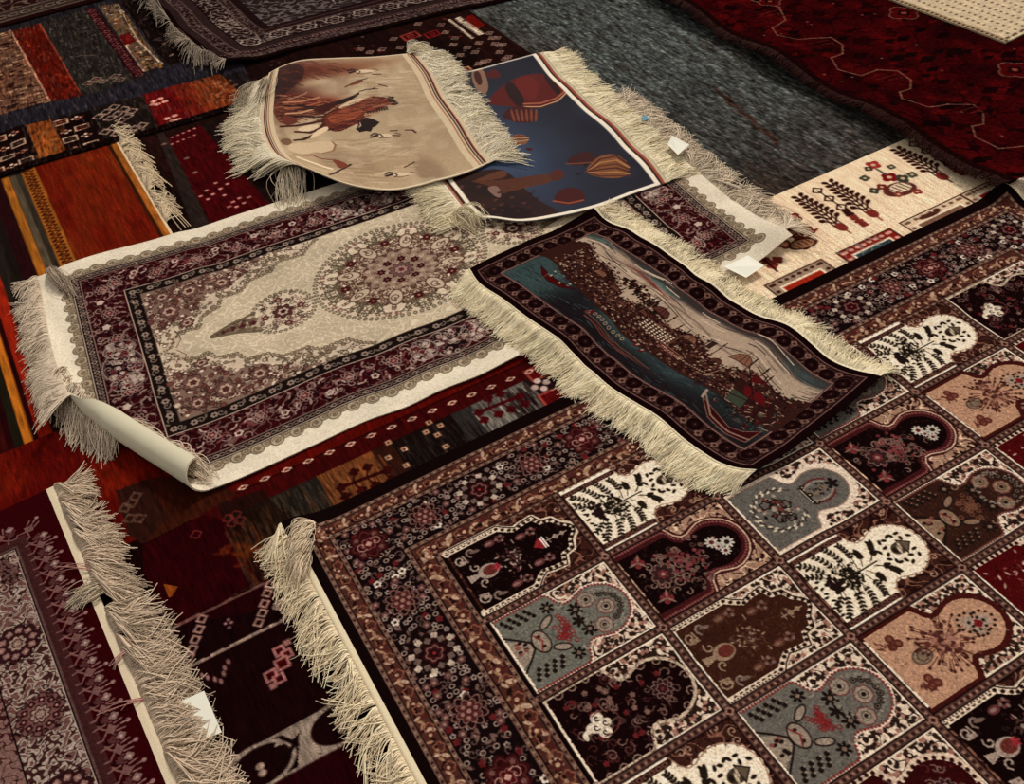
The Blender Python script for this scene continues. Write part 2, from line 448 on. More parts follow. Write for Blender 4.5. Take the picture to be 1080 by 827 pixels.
        if ribs: cc[:, ::3] *= 0.82
        flip = side in ('left', 'bottom')
        me = raw_mesh(name, co.reshape(-1, 3), grid_quads(K, n, 0, flip), cc.reshape(-1, 3), M_YARN)
        return link(name, me, s.empty)

def slab(name, ptsxy, z, thk, mat, parent, tilt=None):
    """thin sheet: outline in world metres at height z (list), given thickness"""
    n = len(ptsxy); zs = z if isinstance(z, (list, tuple)) else [z] * n
    vs = [(p[0], p[1], zz) for p, zz in zip(ptsxy, zs)] + [(p[0], p[1], zz - thk) for p, zz in zip(ptsxy, zs)]
    fs = [tuple(range(n)), tuple(range(2 * n - 1, n - 1, -1))] + [(i, (i + 1) % n, n + (i + 1) % n, n + i) for i in range(n)]
    me = bpy.data.meshes.new(name); me.from_pydata(vs, [], fs); me.materials.append(mat)
    import bmesh
    b = bmesh.new(); b.from_mesh(me); bmesh.ops.recalc_face_normals(b, faces=b.faces); b.to_mesh(me); b.free()
    return link(name, me, parent)

# ------------------------------------------------------------------ floor
import bmesh
bm = bmesh.new()
v = [bm.verts.new(c) for c in ((-3, 0.0, -0.001), (3.1, 0.0, -0.001), (3.1, 5.5, -0.001), (-3, 5.5, -0.001))]
v2 = [bm.verts.new((a.co.x, a.co.y, -0.06)) for a in v]
bm.faces.new(v); bm.faces.new(v2[::-1])
for i in range(4): bm.faces.new((v[i], v2[i], v2[(i + 1) % 4], v[(i + 1) % 4]))
me = bpy.data.meshes.new('floor'); bm.to_mesh(me); bm.free(); me.materials.append(M_FLOOR)
fl = link('floor', me); fl['kind'] = 'structure'
rnd = random.Random(7)
pi = math.pi

def dots(cv, pts, r, col):
    for x, y in pts: cv.ell(x, y, r, r, col)
def diamond(cv, x, y, r, col, ring=None, a=pi / 4, sx=1.0):
    p = [(x + sx * r * math.cos(a * 2 + k * pi / 2), y + r * math.sin(a * 2 + k * pi / 2)) for k in range(4)]
    if ring: cv.line(p, ring, col, closed=True)
    else: cv.poly(p, col)
def square(cv, x, y, w, h, col, ring=None):
    if ring: cv.frame(x - w / 2, x + w / 2, y - h / 2, y + h / 2, ring, col)
    else: cv.rect(x - w / 2, x + w / 2, y - h / 2, y + h / 2, col)

# ================================================================== blue-grey overdyed carpet
R = Rug('overdyed_carpet', 'plain worn blue-grey carpet with faded brown patches, lying at the top centre', 'carpet', 0.006,
        frame=((797, 215), 24.5), box=(-0.62, 1.35, -1.75, 0.12))
cv = Cv(-0.62, 1.35, -1.75, 0.12, 0.0042, (73, 79, 77))
cv.blend(cv.noise(0.4, 0.22, 0.35, 5) + 0.12, (72, 62, 54))
T2 = cv.T[:, None] + 0 * cv.S[None, :]
cv.blend(np.clip((T2 + 0.72) * 1.5, 0, 0.85) * np.clip(1.15 - (cv.S[None, :] + 0.62) * 0.8, 0.25, 1), (50, 42, 38))
cv.blend(cv.noise(0.28, 0.012, 0.09, 6), (98, 107, 103))
cv.blend(cv.noise(0.35, 0.007, 0.035, 7) , (46, 38, 33))
a_, b_ = R.at(757, 92), R.at(820, 150)
for k in range(26):
    f = k / 25; cv.ell(a_[0] + (b_[0] - a_[0]) * f + rnd.uniform(-.01, .01), a_[1] + (b_[1] - a_[1]) * f, rnd.uniform(.004, .009), .02, (60, 38, 30), rnd.uniform(-.3, .3), al=.55)
cv.grain(0.24, 0.0045, 0.02, 8); cv.grain(0.20, 0.004, 0.005, 9)
R.build(cv, M_COARSE)

# ================================================================== dark red carpet with pink squares
R = Rug('tribal_carpet', 'dark brown and wine red carpet with small pink squares, partly under the horse rug', 'carpet', 0.006,
        frame=((160, 240), 24.7), box=(-0.2, 1.42, -0.95, 0.35))
e = R.at(548, 48)[0]
cv = Cv(-0.2, e, -0.95, 0.35, 0.0032, (40, 20, 16)); R.box = (-0.2, e, -0.95, 0.35)
cv.blend(cv.noise(0.5, 0.05, 0.3, 15), (28, 16, 14))
L = R.at
cv.poly(R.pts([(160, 125), (176, 143), (223, 240), (205, 245)]), (46, 36, 32))
cv.poly(R.pts([(176, 143), (211, 130), (283, 213), (222, 236)]), (70, 10, 14))
cv.poly(R.pts([(211, 130), (232, 122), (300, 200), (283, 213)]), (34, 22, 20))
for k in range(2):
    x0, y0 = L(181, 143 + 7 * k)
    for j in range(5): square(cv, x0 + 0.018 * j, y0 - 0.002 * j, .008, .008, (170, 110, 104))
for (px, py) in [(211, 205), (217, 199), (224, 203), (232, 197), (239, 192), (227, 191), (219, 208), (236, 204), (245, 211), (252, 207), (257, 212), (249, 216), (241, 216), (262, 206)]:
    x0, y0 = L(px, py); square(cv, x0, y0, .0105, .009, (180, 124, 116))
for (px, py) in [(172, 150), (238, 140), (244, 148), (230, 132), (196, 165), (205, 180)]:
    x0, y0 = L(px, py); cv.ell(x0, y0, .008, .006, (120, 90, 80))
# right part, above the picture rugs
for (px, py, w, h, c1, c2) in [(433, 38, .06, .05, (140, 62, 52), (74, 14, 16)), (456, 36, .05, .045, (120, 30, 30), (58, 10, 14)), (489, 74, .05, .03, (150, 110, 80), (90, 30, 30)), (499, 84, .06, .03, (140, 100, 90), (80, 22, 22))]:
    x0, y0 = L(px, py); square(cv, x0, y0, w, h, c2); square(cv, x0, y0, w, h, c1, .006); square(cv, x0, y0, w * .4, h * .4, c1, .004)
cv.poly(R.pts([(490, 20), (497, 15), (512, 26), (503, 31)]), (104, 20, 14))
for q0, q1 in (((474, 21), (498, 40)), ((483, 19), (507, 36))):
    a, b = L(*q0), L(*q1); n = 16
    for k in range(n):
        f = k / (n - 1); x = a[0] + (b[0] - a[0]) * f; y = a[1] + (b[1] - a[1]) * f
        cv.ell(x, y, .013 if q0[0] > 480 else .006, .005, (186, 172, 150), rnd.uniform(-.4, .4))
for (px, py) in [(415, 41), (422, 50), (403, 52), (465, 26), (470, 34), (480, 40), (516, 35), (519, 40), (524, 40), (527, 48), (522, 46), (530, 47), (527, 55), (536, 60), (533, 62), (501, 55), (493, 50), (505, 45), (510, 65), (505, 67), (514, 64), (390, 55), (380, 52), (441, 25), (448, 48), (478, 47), (485, 58)]:
    x0, y0 = L(px, py); diamond(cv, x0, y0, .013, (128, 104, 92), .0045); cv.ell(x0, y0, .004, .004, (150, 120, 105))
for k in range(40):
    x0, y0 = L(rnd.uniform(280, 540), rnd.uniform(10, 70)); cv.ell(x0, y0, .006, .005, rnd.choice([(96, 30, 34), (90, 74, 66), (60, 46, 44)]))
cv.grain(0.14, 0.005, 0.03, 10)
R.build(cv, M_COARSE)

# ================================================================== rust carpet with mustard stripes
R = Rug('striped_carpet', 'rust orange carpet with mustard stripes and a zigzag band, left of the ivory medallion carpet', 'carpet', 0.007,
        frame=((118, 153), 24.7), box=(-1.2, 0.0, -0.25, 1.0))
L = R.at
xe = L(127, 153)[0]
tb = L(0, 480)[1] + 0.02
R.box = (-1.2, xe, -0.12, tb)
cv = Cv(-1.2, xe, -0.12, tb, 0.0028, (28, 12, 12))
def stripe(p0, p1, col): cv.rect(min(L(*p0)[0], L(*p1)[0]), max(L(*p0)[0], L(*p1)[0]), -.2, tb + .1, col)
sx = lambda px, py: L(px, py)[0]
cv.rect(sx(37, 177), xe, -.2, tb + .1, (108, 34, 12))
cv.rect(sx(115, 156), sx(118, 155.5), -.2, tb, (50, 34, 16)); cv.rect(sx(118.5, 155), xe - .006, -.2, tb, (150, 92, 34)); cv.rect(xe - .006, xe, -.2, tb, (190, 160, 110))
i0, i1 = np.searchsorted(cv.S, [sx(37, 177), sx(115, 156)])
sub = cv.noise(0.6, 0.12, 0.2, 31)[:, i0:i1] + cv.noise(0.4, 0.02, 0.15, 32)[:, i0:i1]
b = cv.a[:, i0:i1]; cv.a[:, i0:i1] = b + (np.array((96, 20, 8)) - b) * np.clip(sub, 0, .8)[..., None]
b = cv.a[:, i0:i1]; cv.a[:, i0:i1] = b + (np.array((128, 56, 20)) - b) * np.clip(-sub - .45, 0, .5)[..., None]
z0, z1 = sx(21, 181), sx(37, 177)
cv.rect(z0, z1, -.2, tb, (142, 88, 30))
n = 34
for k in range(n):
    y0 = -.1 + (tb + .1) * k / n; y1 = -.1 + (tb + .1) * (k + 1) / n; ym = (y0 + y1) / 2
    cv.line([(z0 + .008, y0), (z1 - .008, ym), (z0 + .008, y1)], .005, (70, 26, 12))
    cv.ell(z0 + .014, ym, .007, .007, (80, 30, 14)); cv.ell(z1 - .014, y0, .007, .007, (80, 30, 14))
cv.rect(sx(9, 186), z0, -.2, tb, (84, 74, 58)); cv.rect(sx(16, 184), z0, -.2, tb, (56, 48, 38)); cv.rect(sx(0, 187), sx(9, 186), -.2, tb, (150, 94, 30))
x_ = sx(0, 187)
cv.rect(x_ - .07, x_, -.2, tb, (44, 16, 18)); cv.rect(x_ - .17, x_ - .07, -.2, tb, (26, 10, 10))
# further stripes, seen at the left edge of the picture
cv.rect(sx(0, 262), sx(12, 262), -.2, tb, (34, 26, 20)); cv.rect(sx(0, 305), sx(2, 262), -.2, tb, (40, 34, 28)); cv.rect(sx(0, 336), sx(0, 292), -.2, tb, (140, 36, 16))
cv.rect(sx(0, 356), sx(0, 336), -.2, tb, (46, 10, 12)); cv.rect(sx(0, 386), sx(0, 354), -.2, tb, (166, 100, 26)); cv.rect(sx(0, 420), sx(0, 386), -.2, tb, (34, 30, 20)); cv.rect(sx(0, 445), sx(0, 420), -.2, tb, (44, 8, 12))
cv.rect(-1.25, sx(0, 445), -.2, tb, (60, 16, 12))
cv.grain(0.10, 0.004, 0.04, 33)
R.build(cv, M_COARSE)
R.hem('right', .007, .0, .8, (196, 176, 140))
R.fringe('right', .050, 520, .01, .49, rad=.0023, mess=.40, col=(176, 162, 132), seed=8, rise=.008, clump=.7, curl=1.4, K=10)
striped = R

# ================================================================== patchwork carpet, top left
R = Rug('patchwork_carpet', 'patchwork carpet of rust, tan and navy blocks with little squares, in the top left corner', 'carpet', 0.006,
        frame=((0, 187), 20.0), box=(-0.35, 0.78, -1.5, 0.0))
L = R.at
xr = L(276, 100)[0]
R.box = (-0.35, xr, -1.5, 0.0)
cv = Cv(-0.35, xr, -1.5, 0.0, 0.003, (38, 36, 40))
cv.blend(cv.noise(0.5, 0.02, 0.25, 21), (30, 24, 26))
PG = lambda pts, col, al=1.0: cv.poly(R.pts(pts), col, al)
PG([(-40, 44), (12, 30), (54, 106), (24, 114), (-40, 128)], (98, 68, 52))
rg = random.Random(5)
for k in range(260):
    f = rg.random(); px = -30 + 80 * f; py = rg.uniform(33, 112)
    if px > 11 + (py - 31) * 0.55: continue
    x0, y0 = L(px, py); cv.rect(x0, x0 + rg.uniform(.01, .03), y0, y0 + rg.uniform(.006, .018), rg.choice([(52, 24, 18), (132, 100, 74), (120, 76, 56), (44, 22, 20), (146, 118, 90)]))
cv.line(R.pts([(10, 30), (52, 105)]), .006, (168, 120, 96))
PG([(13, 31), (41, 23), (87, 101), (54, 107)], (88, 22, 12))
cv.line(R.pts([(41, 23), (86, 99)]), .006, (130, 60, 40))
for k in range(60):
    px = rg.uniform(20, 80); py = 27 + (px - 13) * .9 + rg.uniform(0, 10)
    x0, y0 = L(px, min(py, 104)); cv.ell(x0, y0, .006, .012, rg.choice([(132, 50, 22), (84, 14, 10)]), al=.5)
PG([(43, 23), (88, 9), (150, 82), (87, 101)], (44, 40, 36))
for k in range(150):
    f, g = rg.random(), rg.random(); px = 45 + 45 * f + 50 * g; py = 22 - 12 * f + 72 * g
    x0, y0 = L(px, py); cv.line([(x0, y0), (x0 + rg.uniform(-.02, .02), y0 + rg.uniform(-.012, .012))], .004, rg.choice([(96, 88, 78), (20, 14, 14), (70, 60, 56), (30, 26, 26)]))
for (px, py) in [(100, 82), (107, 85), (93, 86), (121, 79), (126, 84)]:
    x0, y0 = L(px, py); diamond(cv, x0, y0, .02, (132, 112, 98), .005); diamond(cv, x0, y0, .008, (110, 70, 60))
PG([(89, 8), (99, 6), (153, 78), (142, 83)], (48, 10, 14))
for k in range(34):
    f = k / 33; x0, y0 = L(94 + 53 * f, 8 + 71 * f); diamond(cv, x0, y0, .012, (120, 72, 70) if k % 2 else (90, 40, 44), .004)
PG([(103, 5), (124, 2), (173, 68), (152, 76)], (92, 74, 56))
for k in range(130):
    f, g = rg.random(), rg.random(); x0, y0 = L(105 + 18 * g + 48 * f, 5 - 3 * g + 69 * f)
    cv.rect(x0 - .006, x0 + .006, y0 - .004, y0 + .004, rg.choice([(150, 110, 40), (110, 40, 24), (160, 150, 130), (40, 26, 20), (130, 90, 60)]))
cv.line(R.pts([(131, 45), (145, 41), (171, 67)]), .006, (180, 160, 136)); cv.line(R.pts([(131, 45), (152, 75)]), .005, (170, 140, 120)); cv.line(R.pts([(124, 3), (145, 41)]), .005, (160, 140, 110))
PG([(125, 36), (136, 33), (143, 42), (131, 46)], (100, 18, 16))
PG([(126, 0), (170, -14), (245, 58), (176, 68)], (26, 16, 15))
for k in range(26):
    f, g = rg.random(), rg.random(); x0, y0 = L(130 + 30 * f + 50 * g, -2 - 4 * f + 66 * g)
    cv.ell(x0, y0, .012, .006, rg.choice([(120, 96, 84), (84, 62, 56), (60, 46, 44)]), rg.uniform(-1, 1))
PG([(-45, 132), (-8, 122), (87, 102), (150, 82), (176, 70), (245, 56), (270, 70), (152, 103), (98, 112), (-45, 150)], (40, 38, 46))
PG([(-45, 150), (25, 131), (46, 178), (-45, 202)], (26, 12, 12)); PG([(56, 126), (95, 116), (114, 153), (72, 168)], (26, 12, 12))
def sqs(x0p, y0p, n1, n2, dx, dy, ex, ey):
    for i in range(n1):
        for j in range(n2):
            x0, y0 = L(x0p + dx * i + ex * j, y0p + dy * i + ey * j)
            if (i + j) % 2 == 0:
                square(cv, x0, y0, .042, .036, rg.choice([(90, 40, 28), (70, 50, 40), (110, 60, 40)])); square(cv, x0, y0, .046, .040, (176, 150, 126), .005); square(cv, x0, y0, .024, .02, (28, 12, 12), .004)
            else:
                for a in range(4): cv.ell(x0 + .012 * math.cos(a * pi / 2), y0 + .010 * math.sin(a * pi / 2), .006, .006, rg.choice([(190, 160, 136), (150, 100, 80)]))
sqs(64, 129, 2, 4, 17, -4.5, 5.5, 10); sqs(-34, 155, 4, 4, 16, -5, 5, 10.5)
PG([(27, 132), (53, 126), (70, 160), (45, 173)], (124, 66, 26))
for k in range(80):
    x0, y0 = L(rg.uniform(32, 64), rg.uniform(132, 168)); cv.rect(x0, x0 + .012, y0, y0 + .02, rg.choice([(150, 92, 40), (90, 44, 18), (130, 80, 34)]), .5)
PG([(96, 114), (148, 101), (168, 134), (114, 152)], (34, 26, 22))
for (px, py) in [(104, 123), (112, 118), (120, 113), (116, 125), (124, 120), (131, 115), (139, 117), (134, 123), (128, 127)] + [(112, 141), (120, 137), (127, 133), (124, 143), (133, 140), (143, 135), (150, 132), (146, 138)]:
    x0, y0 = L(px, py); diamond(cv, x0, y0, .018, (146, 122, 108), .0055)
PG([(150, 100), (192, 88), (220, 120), (169, 137)], (96, 16, 16)); PG([(190, 89), (232, 78), (262, 106), (220, 121)], (118, 56, 26)); PG([(180, 92), (200, 86), (226, 118), (206, 125)], (112, 38, 18), .7)
for k in range(70):
    x0, y0 = L(rg.uniform(222, 250), rg.uniform(84, 108)); cv.rect(x0, x0 + .01, y0, y0 + .012, rg.choice([(146, 96, 60), (80, 34, 18), (160, 110, 76)]), .6)
for (px, py) in [(162, 107), (169, 104), (174, 107), (166, 110), (176, 125), (182, 127), (188, 126), (184, 122), (161, 110)]:
    x0, y0 = L(px, py); cv.ell(x0, y0, .011, .009, (196, 140, 124))
cv.rect(-.35, xr, -.03, 0, (22, 10, 9))
cv.blend(np.clip(cv.noise(.35, .0035, .03, 23) - .15, 0, .35), (120, 104, 88)); cv.blend(np.clip(cv.noise(.4, .0035, .025, 24) - .15, 0, .5), (20, 10, 10)); cv.grain(0.16, 0.004, 0.03, 22)
R.build(cv, M_COARSE)
patch = R

# ================================================================== gabbeh strip carpet in the lower left middle
R = Rug('gabbeh_carpet', 'dark multicoloured gabbeh carpet with a rust red border, between the medallion and panel carpets', 'carpet', 0.007,
        frame=((0, 480), 24.5), box=(-0.5, 1.2, 0.0, 1.25))
L = R.at
cv = Cv(-0.30, 1.25, 0.0, 1.12, 0.0023, (30, 8, 9)); R.box = (-0.30, 1.25, 0.0, 1.12)
PG = lambda pts, col, al=1.0: cv.poly(R.pts(pts), col, al)
td = L(400, 449)[1]; te = L(400, 462)[1]
cv.rect(-.4, 1.3, 0, td + .005, (88, 14, 8))
b = cv.noise(.6, .1, .1, 41); cv.blend(np.clip(b, 0, .5) * (cv.T[:, None] < td), (120, 34, 10))
tred = L(400, 470)[1]
cv.rect(.3, 1.3, td, td + .012, (26, 8, 8)); cv.rect(.3, 1.3, td + .003, tred, (66, 10, 11))
# panels
def fx(px, py): return L(px, py)[0]
tp = tred; tq = 0.64
pan = [((212, 560), (270, 530), (34, 22, 14)), ((270, 530), (300, 520), (44, 36, 28)), ((300, 520), (333, 500), (40, 34, 28)), ((333, 500), (392, 476), (112, 66, 34)), ((392, 476), (415, 470), (54, 26, 18)), ((415, 470), (478, 440), (30, 18, 16)), ((478, 440), (500, 430), (48, 44, 42)), ((500, 430), (556, 405), (92, 88, 80)), ((556, 405), (600, 390), (40, 22, 20))]
prev = None
for a_, b_, c in pan:
    x0, x1 = fx(*a_), fx(*b_)
    cv.rect(x0, x1, tp, tq, c)
def streaks(x0, x1, y0, y1, cols, n, seed, al=.55, w=.0028):
    r_ = random.Random(seed)
    for k in range(n):
        x = r_.uniform(x0, x1); y = r_.uniform(y0, y1); l = r_.uniform(.015, .06)
        cv.rect(x, x + w * r_.uniform(.6, 1.3), y, min(y + l, y1), r_.choice(cols), al)
streaks(fx(212, 560), fx(333, 500), tp, tq, [(76, 70, 58), (20, 12, 10), (96, 60, 36), (58, 56, 50)], 420, 1)
streaks(fx(333, 500), fx(400, 476), tp, tq, [(146, 94, 50), (80, 44, 24), (128, 82, 46), (50, 30, 20)], 380, 2)
streaks(fx(415, 470), fx(500, 430), tp, tq, [(20, 12, 12), (58, 52, 48), (40, 34, 32)], 320, 3)
streaks(fx(495, 430), fx(575, 405), tp, tq, [(124, 120, 110), (60, 56, 54), (108, 104, 96), (150, 144, 132)], 520, 4)
streaks(fx(540, 430), fx(575, 405), tp, tq, [(40, 24, 22), (30, 14, 14)], 260, 14, .8)
# plants woven on the panels
for (ax, ay, bx, by, col) in [(505, 433, 548, 416, (72, 12, 16)), (360, 512, 408, 494, (54, 14, 12))]:
    a, b = L(ax, ay), L(bx, by); cv.line([a, b], .009, col)
    dx, dy = b[0] - a[0], b[1] - a[1]
    for f in (0.0, .35, .65, 1.0):
        for sg in (-1, 1):
            x = a[0] + dx * f - dy * .28 * sg; y = a[1] + dy * f + dx * .28 * sg
            if f in (0.0, 1.0) and sg < 0: x, y = a[0] + dx * f, a[1] + dy * f
            cv.line([(a[0] + dx * (f - .1), a[1] + dy * (f - .1)), (x, y)], .004, col); cv.flower(x, y, .0115, 4, col)
for (px, py) in [(409, 465), (426, 472), (409, 481), (428, 489), (452, 444), (464, 447), (449, 454), (461, 457), (470, 469), (471, 478)]:
    x, y = L(px, py); square(cv, x, y, .012, .012, (176, 140, 110)); square(cv, x, y, .005, .005, (60, 14, 14))
for (px, py) in [(567, 391), (582, 417), (570, 404)]:
    x, y = L(px, py)
    if py == 404:
        for a in range(4): cv.ell(x + .014 * math.cos(a * pi / 2), y + .014 * math.sin(a * pi / 2), .008, .008, (170, 150, 140))
    else: square(cv, x, y, .05, .042, (90, 14, 16)); square(cv, x, y, .05, .042, (140, 70, 56), .005)
# white flowers along the red border
a, b = L(232, 522), L(578, 382)
for k in range(20):
    f = k / 16; x = a[0] + (b[0] - a[0]) * f; y = a[1] + (b[1] - a[1]) * f
    cv.flower(x, y, .011, 4, (186, 160, 138), sy=.55); cv.ell(x, y, .005, .003, (100, 20, 20))
# brown panel
PG([(121, 516), (156, 503), (214, 498), (250, 520), (214, 540), (150, 572), (134, 562)], (62, 26, 14))
PG([(121, 516), (153, 504), (176, 545), (150, 572), (134, 562)], (50, 24, 17))
for (px, py) in [(138, 529), (131, 534), (142, 522), (146, 545), (136, 545)]:
    x, y = L(px, py); diamond(cv, x, y, .012, (88, 62, 50), .005)
PG([(150, 573), (214, 541), (262, 555), (302, 560), (302, 597), (178, 660), (150, 600)], (48, 5, 9))
PG([(228, 530), (275, 515), (318, 560), (310, 600), (275, 612), (240, 560)], (36, 20, 14), .8)
streaks(fx(250, 590), fx(300, 570), L(260, 540)[1], L(290, 606)[1], [(70, 56, 42), (90, 50, 24), (24, 12, 10)], 200, 5, .5)
for k in range(40):
    x, y = L(rnd.gauss(262, 14), rnd.gauss(580, 6)); cv.ell(x, y, .012, .004, (104, 46, 14), rnd.uniform(0, 3), al=.45)
for (px, py) in [(206, 562), (240, 545), (248, 541), (252, 547), (244, 550)]:
    x, y = L(px, py); cv.flower(x, y, .010, 4, (104, 40, 36), ring=.0032)
x, y = L(180, 620); cv.poly([(x - .01, y - .02), (x + .012, y), (x - .008, y + .018)], (126, 66, 20))
# band between the white lines
w1a, w1b, w2a, w2b = L(178, 661), L(304, 597), L(196, 702), L(306, 642)
cv.poly([(w1a[0] - .2, w1a[1]), (w1b[0] + .3, w1b[1]), (w2b[0] + .3, w2b[1]), (w2a[0] - .2, w2a[1])], (28, 8, 10))
for a, b in ((w1a, w1b), (w2a, w2b)):
    k0 = (a[0] - .2, a[1]); k1 = (b[0] + .3, b[1]); n = 60
    for k in range(n):
        f = k / n; cv.rect(k0[0] + (k1[0] - k0[0]) * f, k0[0] + (k1[0] - k0[0]) * (f + 1.1 / n), k0[1] + rnd.uniform(-.002, .001), k0[1] + .005, (140, 122, 108))
PG([(178, 660), (300, 600), (300, 615), (283, 640)], (60, 4, 8), .4)
for seq in ([(212, 651), (209, 662), (205, 673), (202, 683), (198, 692)], [(284, 615), (281, 624), (278, 635), (276, 645), (272, 655)]):
    for p in seq:
        x, y = L(*p); diamond(cv, x, y, .0090, (146, 116, 104), .0038)
for (px, py) in [(240, 652), (243, 655), (237, 656), (241, 660)]:
    x, y = L(px, py); cv.ell(x, y, .003, .003, (150, 110, 110))
x, y = L(295, 636); cv.flower(x, y, .015, 4, (140, 120, 110))
# black field with squares
for (px, py, r) in [(294, 685, .0125), (302, 688, .0115), (297, 698, .015), (285, 711, .0135), (294, 714, .012)]:
    x, y = L(px, py); square(cv, x, y, r * 1.5, r * 1.5, (64, 6, 10)); square(cv, x, y, r * 1.7, r * 1.7, (150, 104, 98), .0048)
for (px, py) in [(287, 722), (302, 676)]:
    x, y = L(px, py); square(cv, x, y, .012, .012, (140, 100, 92))
for (px, py) in [(212, 711), (218, 713), (226, 715), (232, 717), (235, 709), (236, 703), (240, 696)]:
    x, y = L(px, py); cv.ell(x, y, .003, .006, (130, 96, 92))
# cream and black scroll band
s0_, t0_ = L(232, 800); s1_, t1_ = L(350, 745)
tb0 = L(340, 746)[1]; tb1 = L(352, 790)[1]
cv.rect(-.3, 1.25, tb0, tb1, (24, 8, 9)); cv.rect(-.3, 1.25, tb0, tb0 + .006, (120, 106, 94)); cv.rect(-.3, 1.25, tb1 - .006, tb1, (120, 106, 94))
hb = tb1 - tb0; xx = L(352, 758)[0]
for k in range(-4, 5):
    x = xx + k * .135
    cv.ell(x, tb0 + hb * .5, .064, hb * .52, (136, 122, 108)); cv.ell(x + .006, tb0 + hb * .5, .05, hb * .43, (30, 8, 10)); cv.ell(x + .004, tb0 + hb * .5, .007, .006, (150, 130, 116)); cv.ell(x + .004, tb0 + hb * .66, .007, .006, (150, 130, 116))
    cv.poly([(x - .085, tb0 + .004), (x - .03, tb0 + .004), (x - .075, tb0 + hb * .34), (x - .10, tb0 + hb * .25)], (130, 116, 102)); cv.poly([(x - .08, tb1 - .004), (x - .04, tb1 - .004), (x - .066, tb0 + hb * .5)], (130, 116, 102))
    cv.line([(x - .085, tb0 + .01), (x - .07, tb0 + hb * .4), (x - .095, tb0 + hb * .7)], .007, (24, 8, 9))
cv.rect(-.3, 1.25, tb1, 1.12, (42, 5, 9))
cv.blend(np.clip(cv.noise(.5, .1, .12, 44) - .2, 0, .6) * (cv.T[:, None] > tb1), (70, 4, 10))
cv.grain(0.12, 0.003, 0.02, 42)
R.build(cv, M_COARSE)

# ================================================================== carpet cut by the top left corner
R = Rug('bordered_carpet', 'dim carpet with a grey scroll border, cut off by the top left corner', 'carpet', 0.006,
        frame=((0, 28), 21.6), box=(-0.4, 0.75, -0.7, 0.0))
cv = Cv(-.4, .75, -.7, 0.0, .0035, (40, 24, 22))
cv.rect(-.4, .75, -.035, 0, (34, 12, 12)); cv.rect(-.4, .75, -.05, -.035, (84, 72, 62)); cv.rect(-.4, .75, -.12, -.055, (60, 48, 42))
for k in range(26):
    x = -.4 + k * .046; cv.ell(x, -.086, .02, .013, (112, 98, 84), ring=.006); cv.ell(x, -.086, .006, .005, (40, 20, 16)); diamond(cv, x + .023, -.086, .012, (30, 14, 12))
cv.rect(-.4, .75, -.14, -.125, (90, 78, 68)); cv.rect(-.4, .75, -.4, -.14, (44, 22, 22)); cv.scroll(-.4, .75, -.4, -.15, 70, (100, 84, 72), .5, 1)
cv.grain(.12, .004, .01, 51)
R.build(cv, M_PILE)

# ================================================================== dark carpet at the top edge
bl, br, tl = P(243, 75), P(640, -21), P(88, -72)
tr = tl + br - bl
wl = float(np.linalg.norm(br - bl)); hl = float(np.linalg.norm(tl - bl))
def lf(S, T): return 0.022 * np.exp(-np.maximum(0, S) / .08) * (0.6 + 0.4 * np.sin(T * 22)) * (T > -1)
R = Rug('persian_carpet', 'dark brown carpet with fine grey borders and a ragged grey fringe, at the top edge', 'carpet', 0.008,
        box=(0, wl, 0, hl), edges={'top': [('w', *tl), ('w', *tr)], 'right': [('w', *tr), ('w', *br)], 'bottom': [('w', *bl), ('w', *(bl * .5 + br * .5 + np.array([0, .01]))), ('w', *br)],
        'left': [('w', *tl), (150, -8), (172, 15), (196, 42), (222, 60), ('w', *bl)]}, corners=[(88, -72), (482, -150), (640, -21), (243, 75)], lift=lf)
cv = Cv(0, wl, 0, hl, .0028, (46, 32, 30))
y1 = hl
def band(a, b, col):   # measured from the left and the lower edge
    cv.rect(a, wl, y1 - b, y1 - a, col); cv.rect(a, b, 0, y1 - a, col)
band(0, .018, (26, 10, 10)); band(.018, .045, (48, 34, 32)); band(.045, .05, (92, 74, 70)); band(.05, .085, (40, 22, 22)); band(.085, .09, (88, 70, 64)); band(.09, .12, (50, 36, 34)); band(.12, .126, (24, 10, 10))
band(.126, .20, (40, 26, 26)); band(.20, .206, (90, 74, 66)); band(.206, .235, (44, 26, 26)); band(.235, .24, (84, 68, 62)); band(.24, .27, (36, 22, 22))
cv.scroll(.02, wl, y1 - .045, y1 - .02, 200, (96, 82, 76), .6, 1); cv.scroll(.05, wl, y1 - .085, y1 - .05, 170, (92, 70, 68), .5, 2); cv.scroll(.126, wl, y1 - .2, y1 - .126, 110, (104, 90, 84), .5, 3)
cv.scroll(.126, .2, 0, y1 - .13, 110, (124, 110, 100), .5, 3); cv.scroll(.05, .085, 0, y1 - .05, 170, (92, 76, 72), .5, 2); cv.scroll(.206, .235, 0, y1 - .2, 170, (90, 76, 70), .5, 2)
for k in range(16):
    x = .16 + k * .098; cv.flower(x, y1 - .163, .032, 6, (40, 26, 26)); cv.flower(x, y1 - .163, .032, 6, (150, 138, 126), ring=.005); cv.flower(x, y1 - .163, .014, 5, (120, 104, 96), ring=.005)
cv.rect(.27, wl, 0, y1 - .27, (48, 36, 34)); cv.scroll(.27, wl, 0, y1 - .27, 80, (96, 88, 84), .4, 5)
cv.poly([(.5, 0), (.9, 0), (.9, y1 - .5), (.72, y1 - .33), (.52, y1 - .5)], (50, 54, 56)); cv.scroll(.5, .9, 0, y1 - .33, 60, (124, 116, 108), .35, 6)
for k in range(int(wl / .013)):
    cv.ell(.006 + k * .013, y1 - .075, .003, .004, (120, 100, 92))
cv.grain(.14, .004, .005, 61)
R.build(cv, M_PILE)
R.fringe('left', .055, 900, .28, 1.0, rad=.0012, mess=.6, col=(136, 126, 110), seed=12, rise=.025, clump=1.0, curl=1.1, K=9)

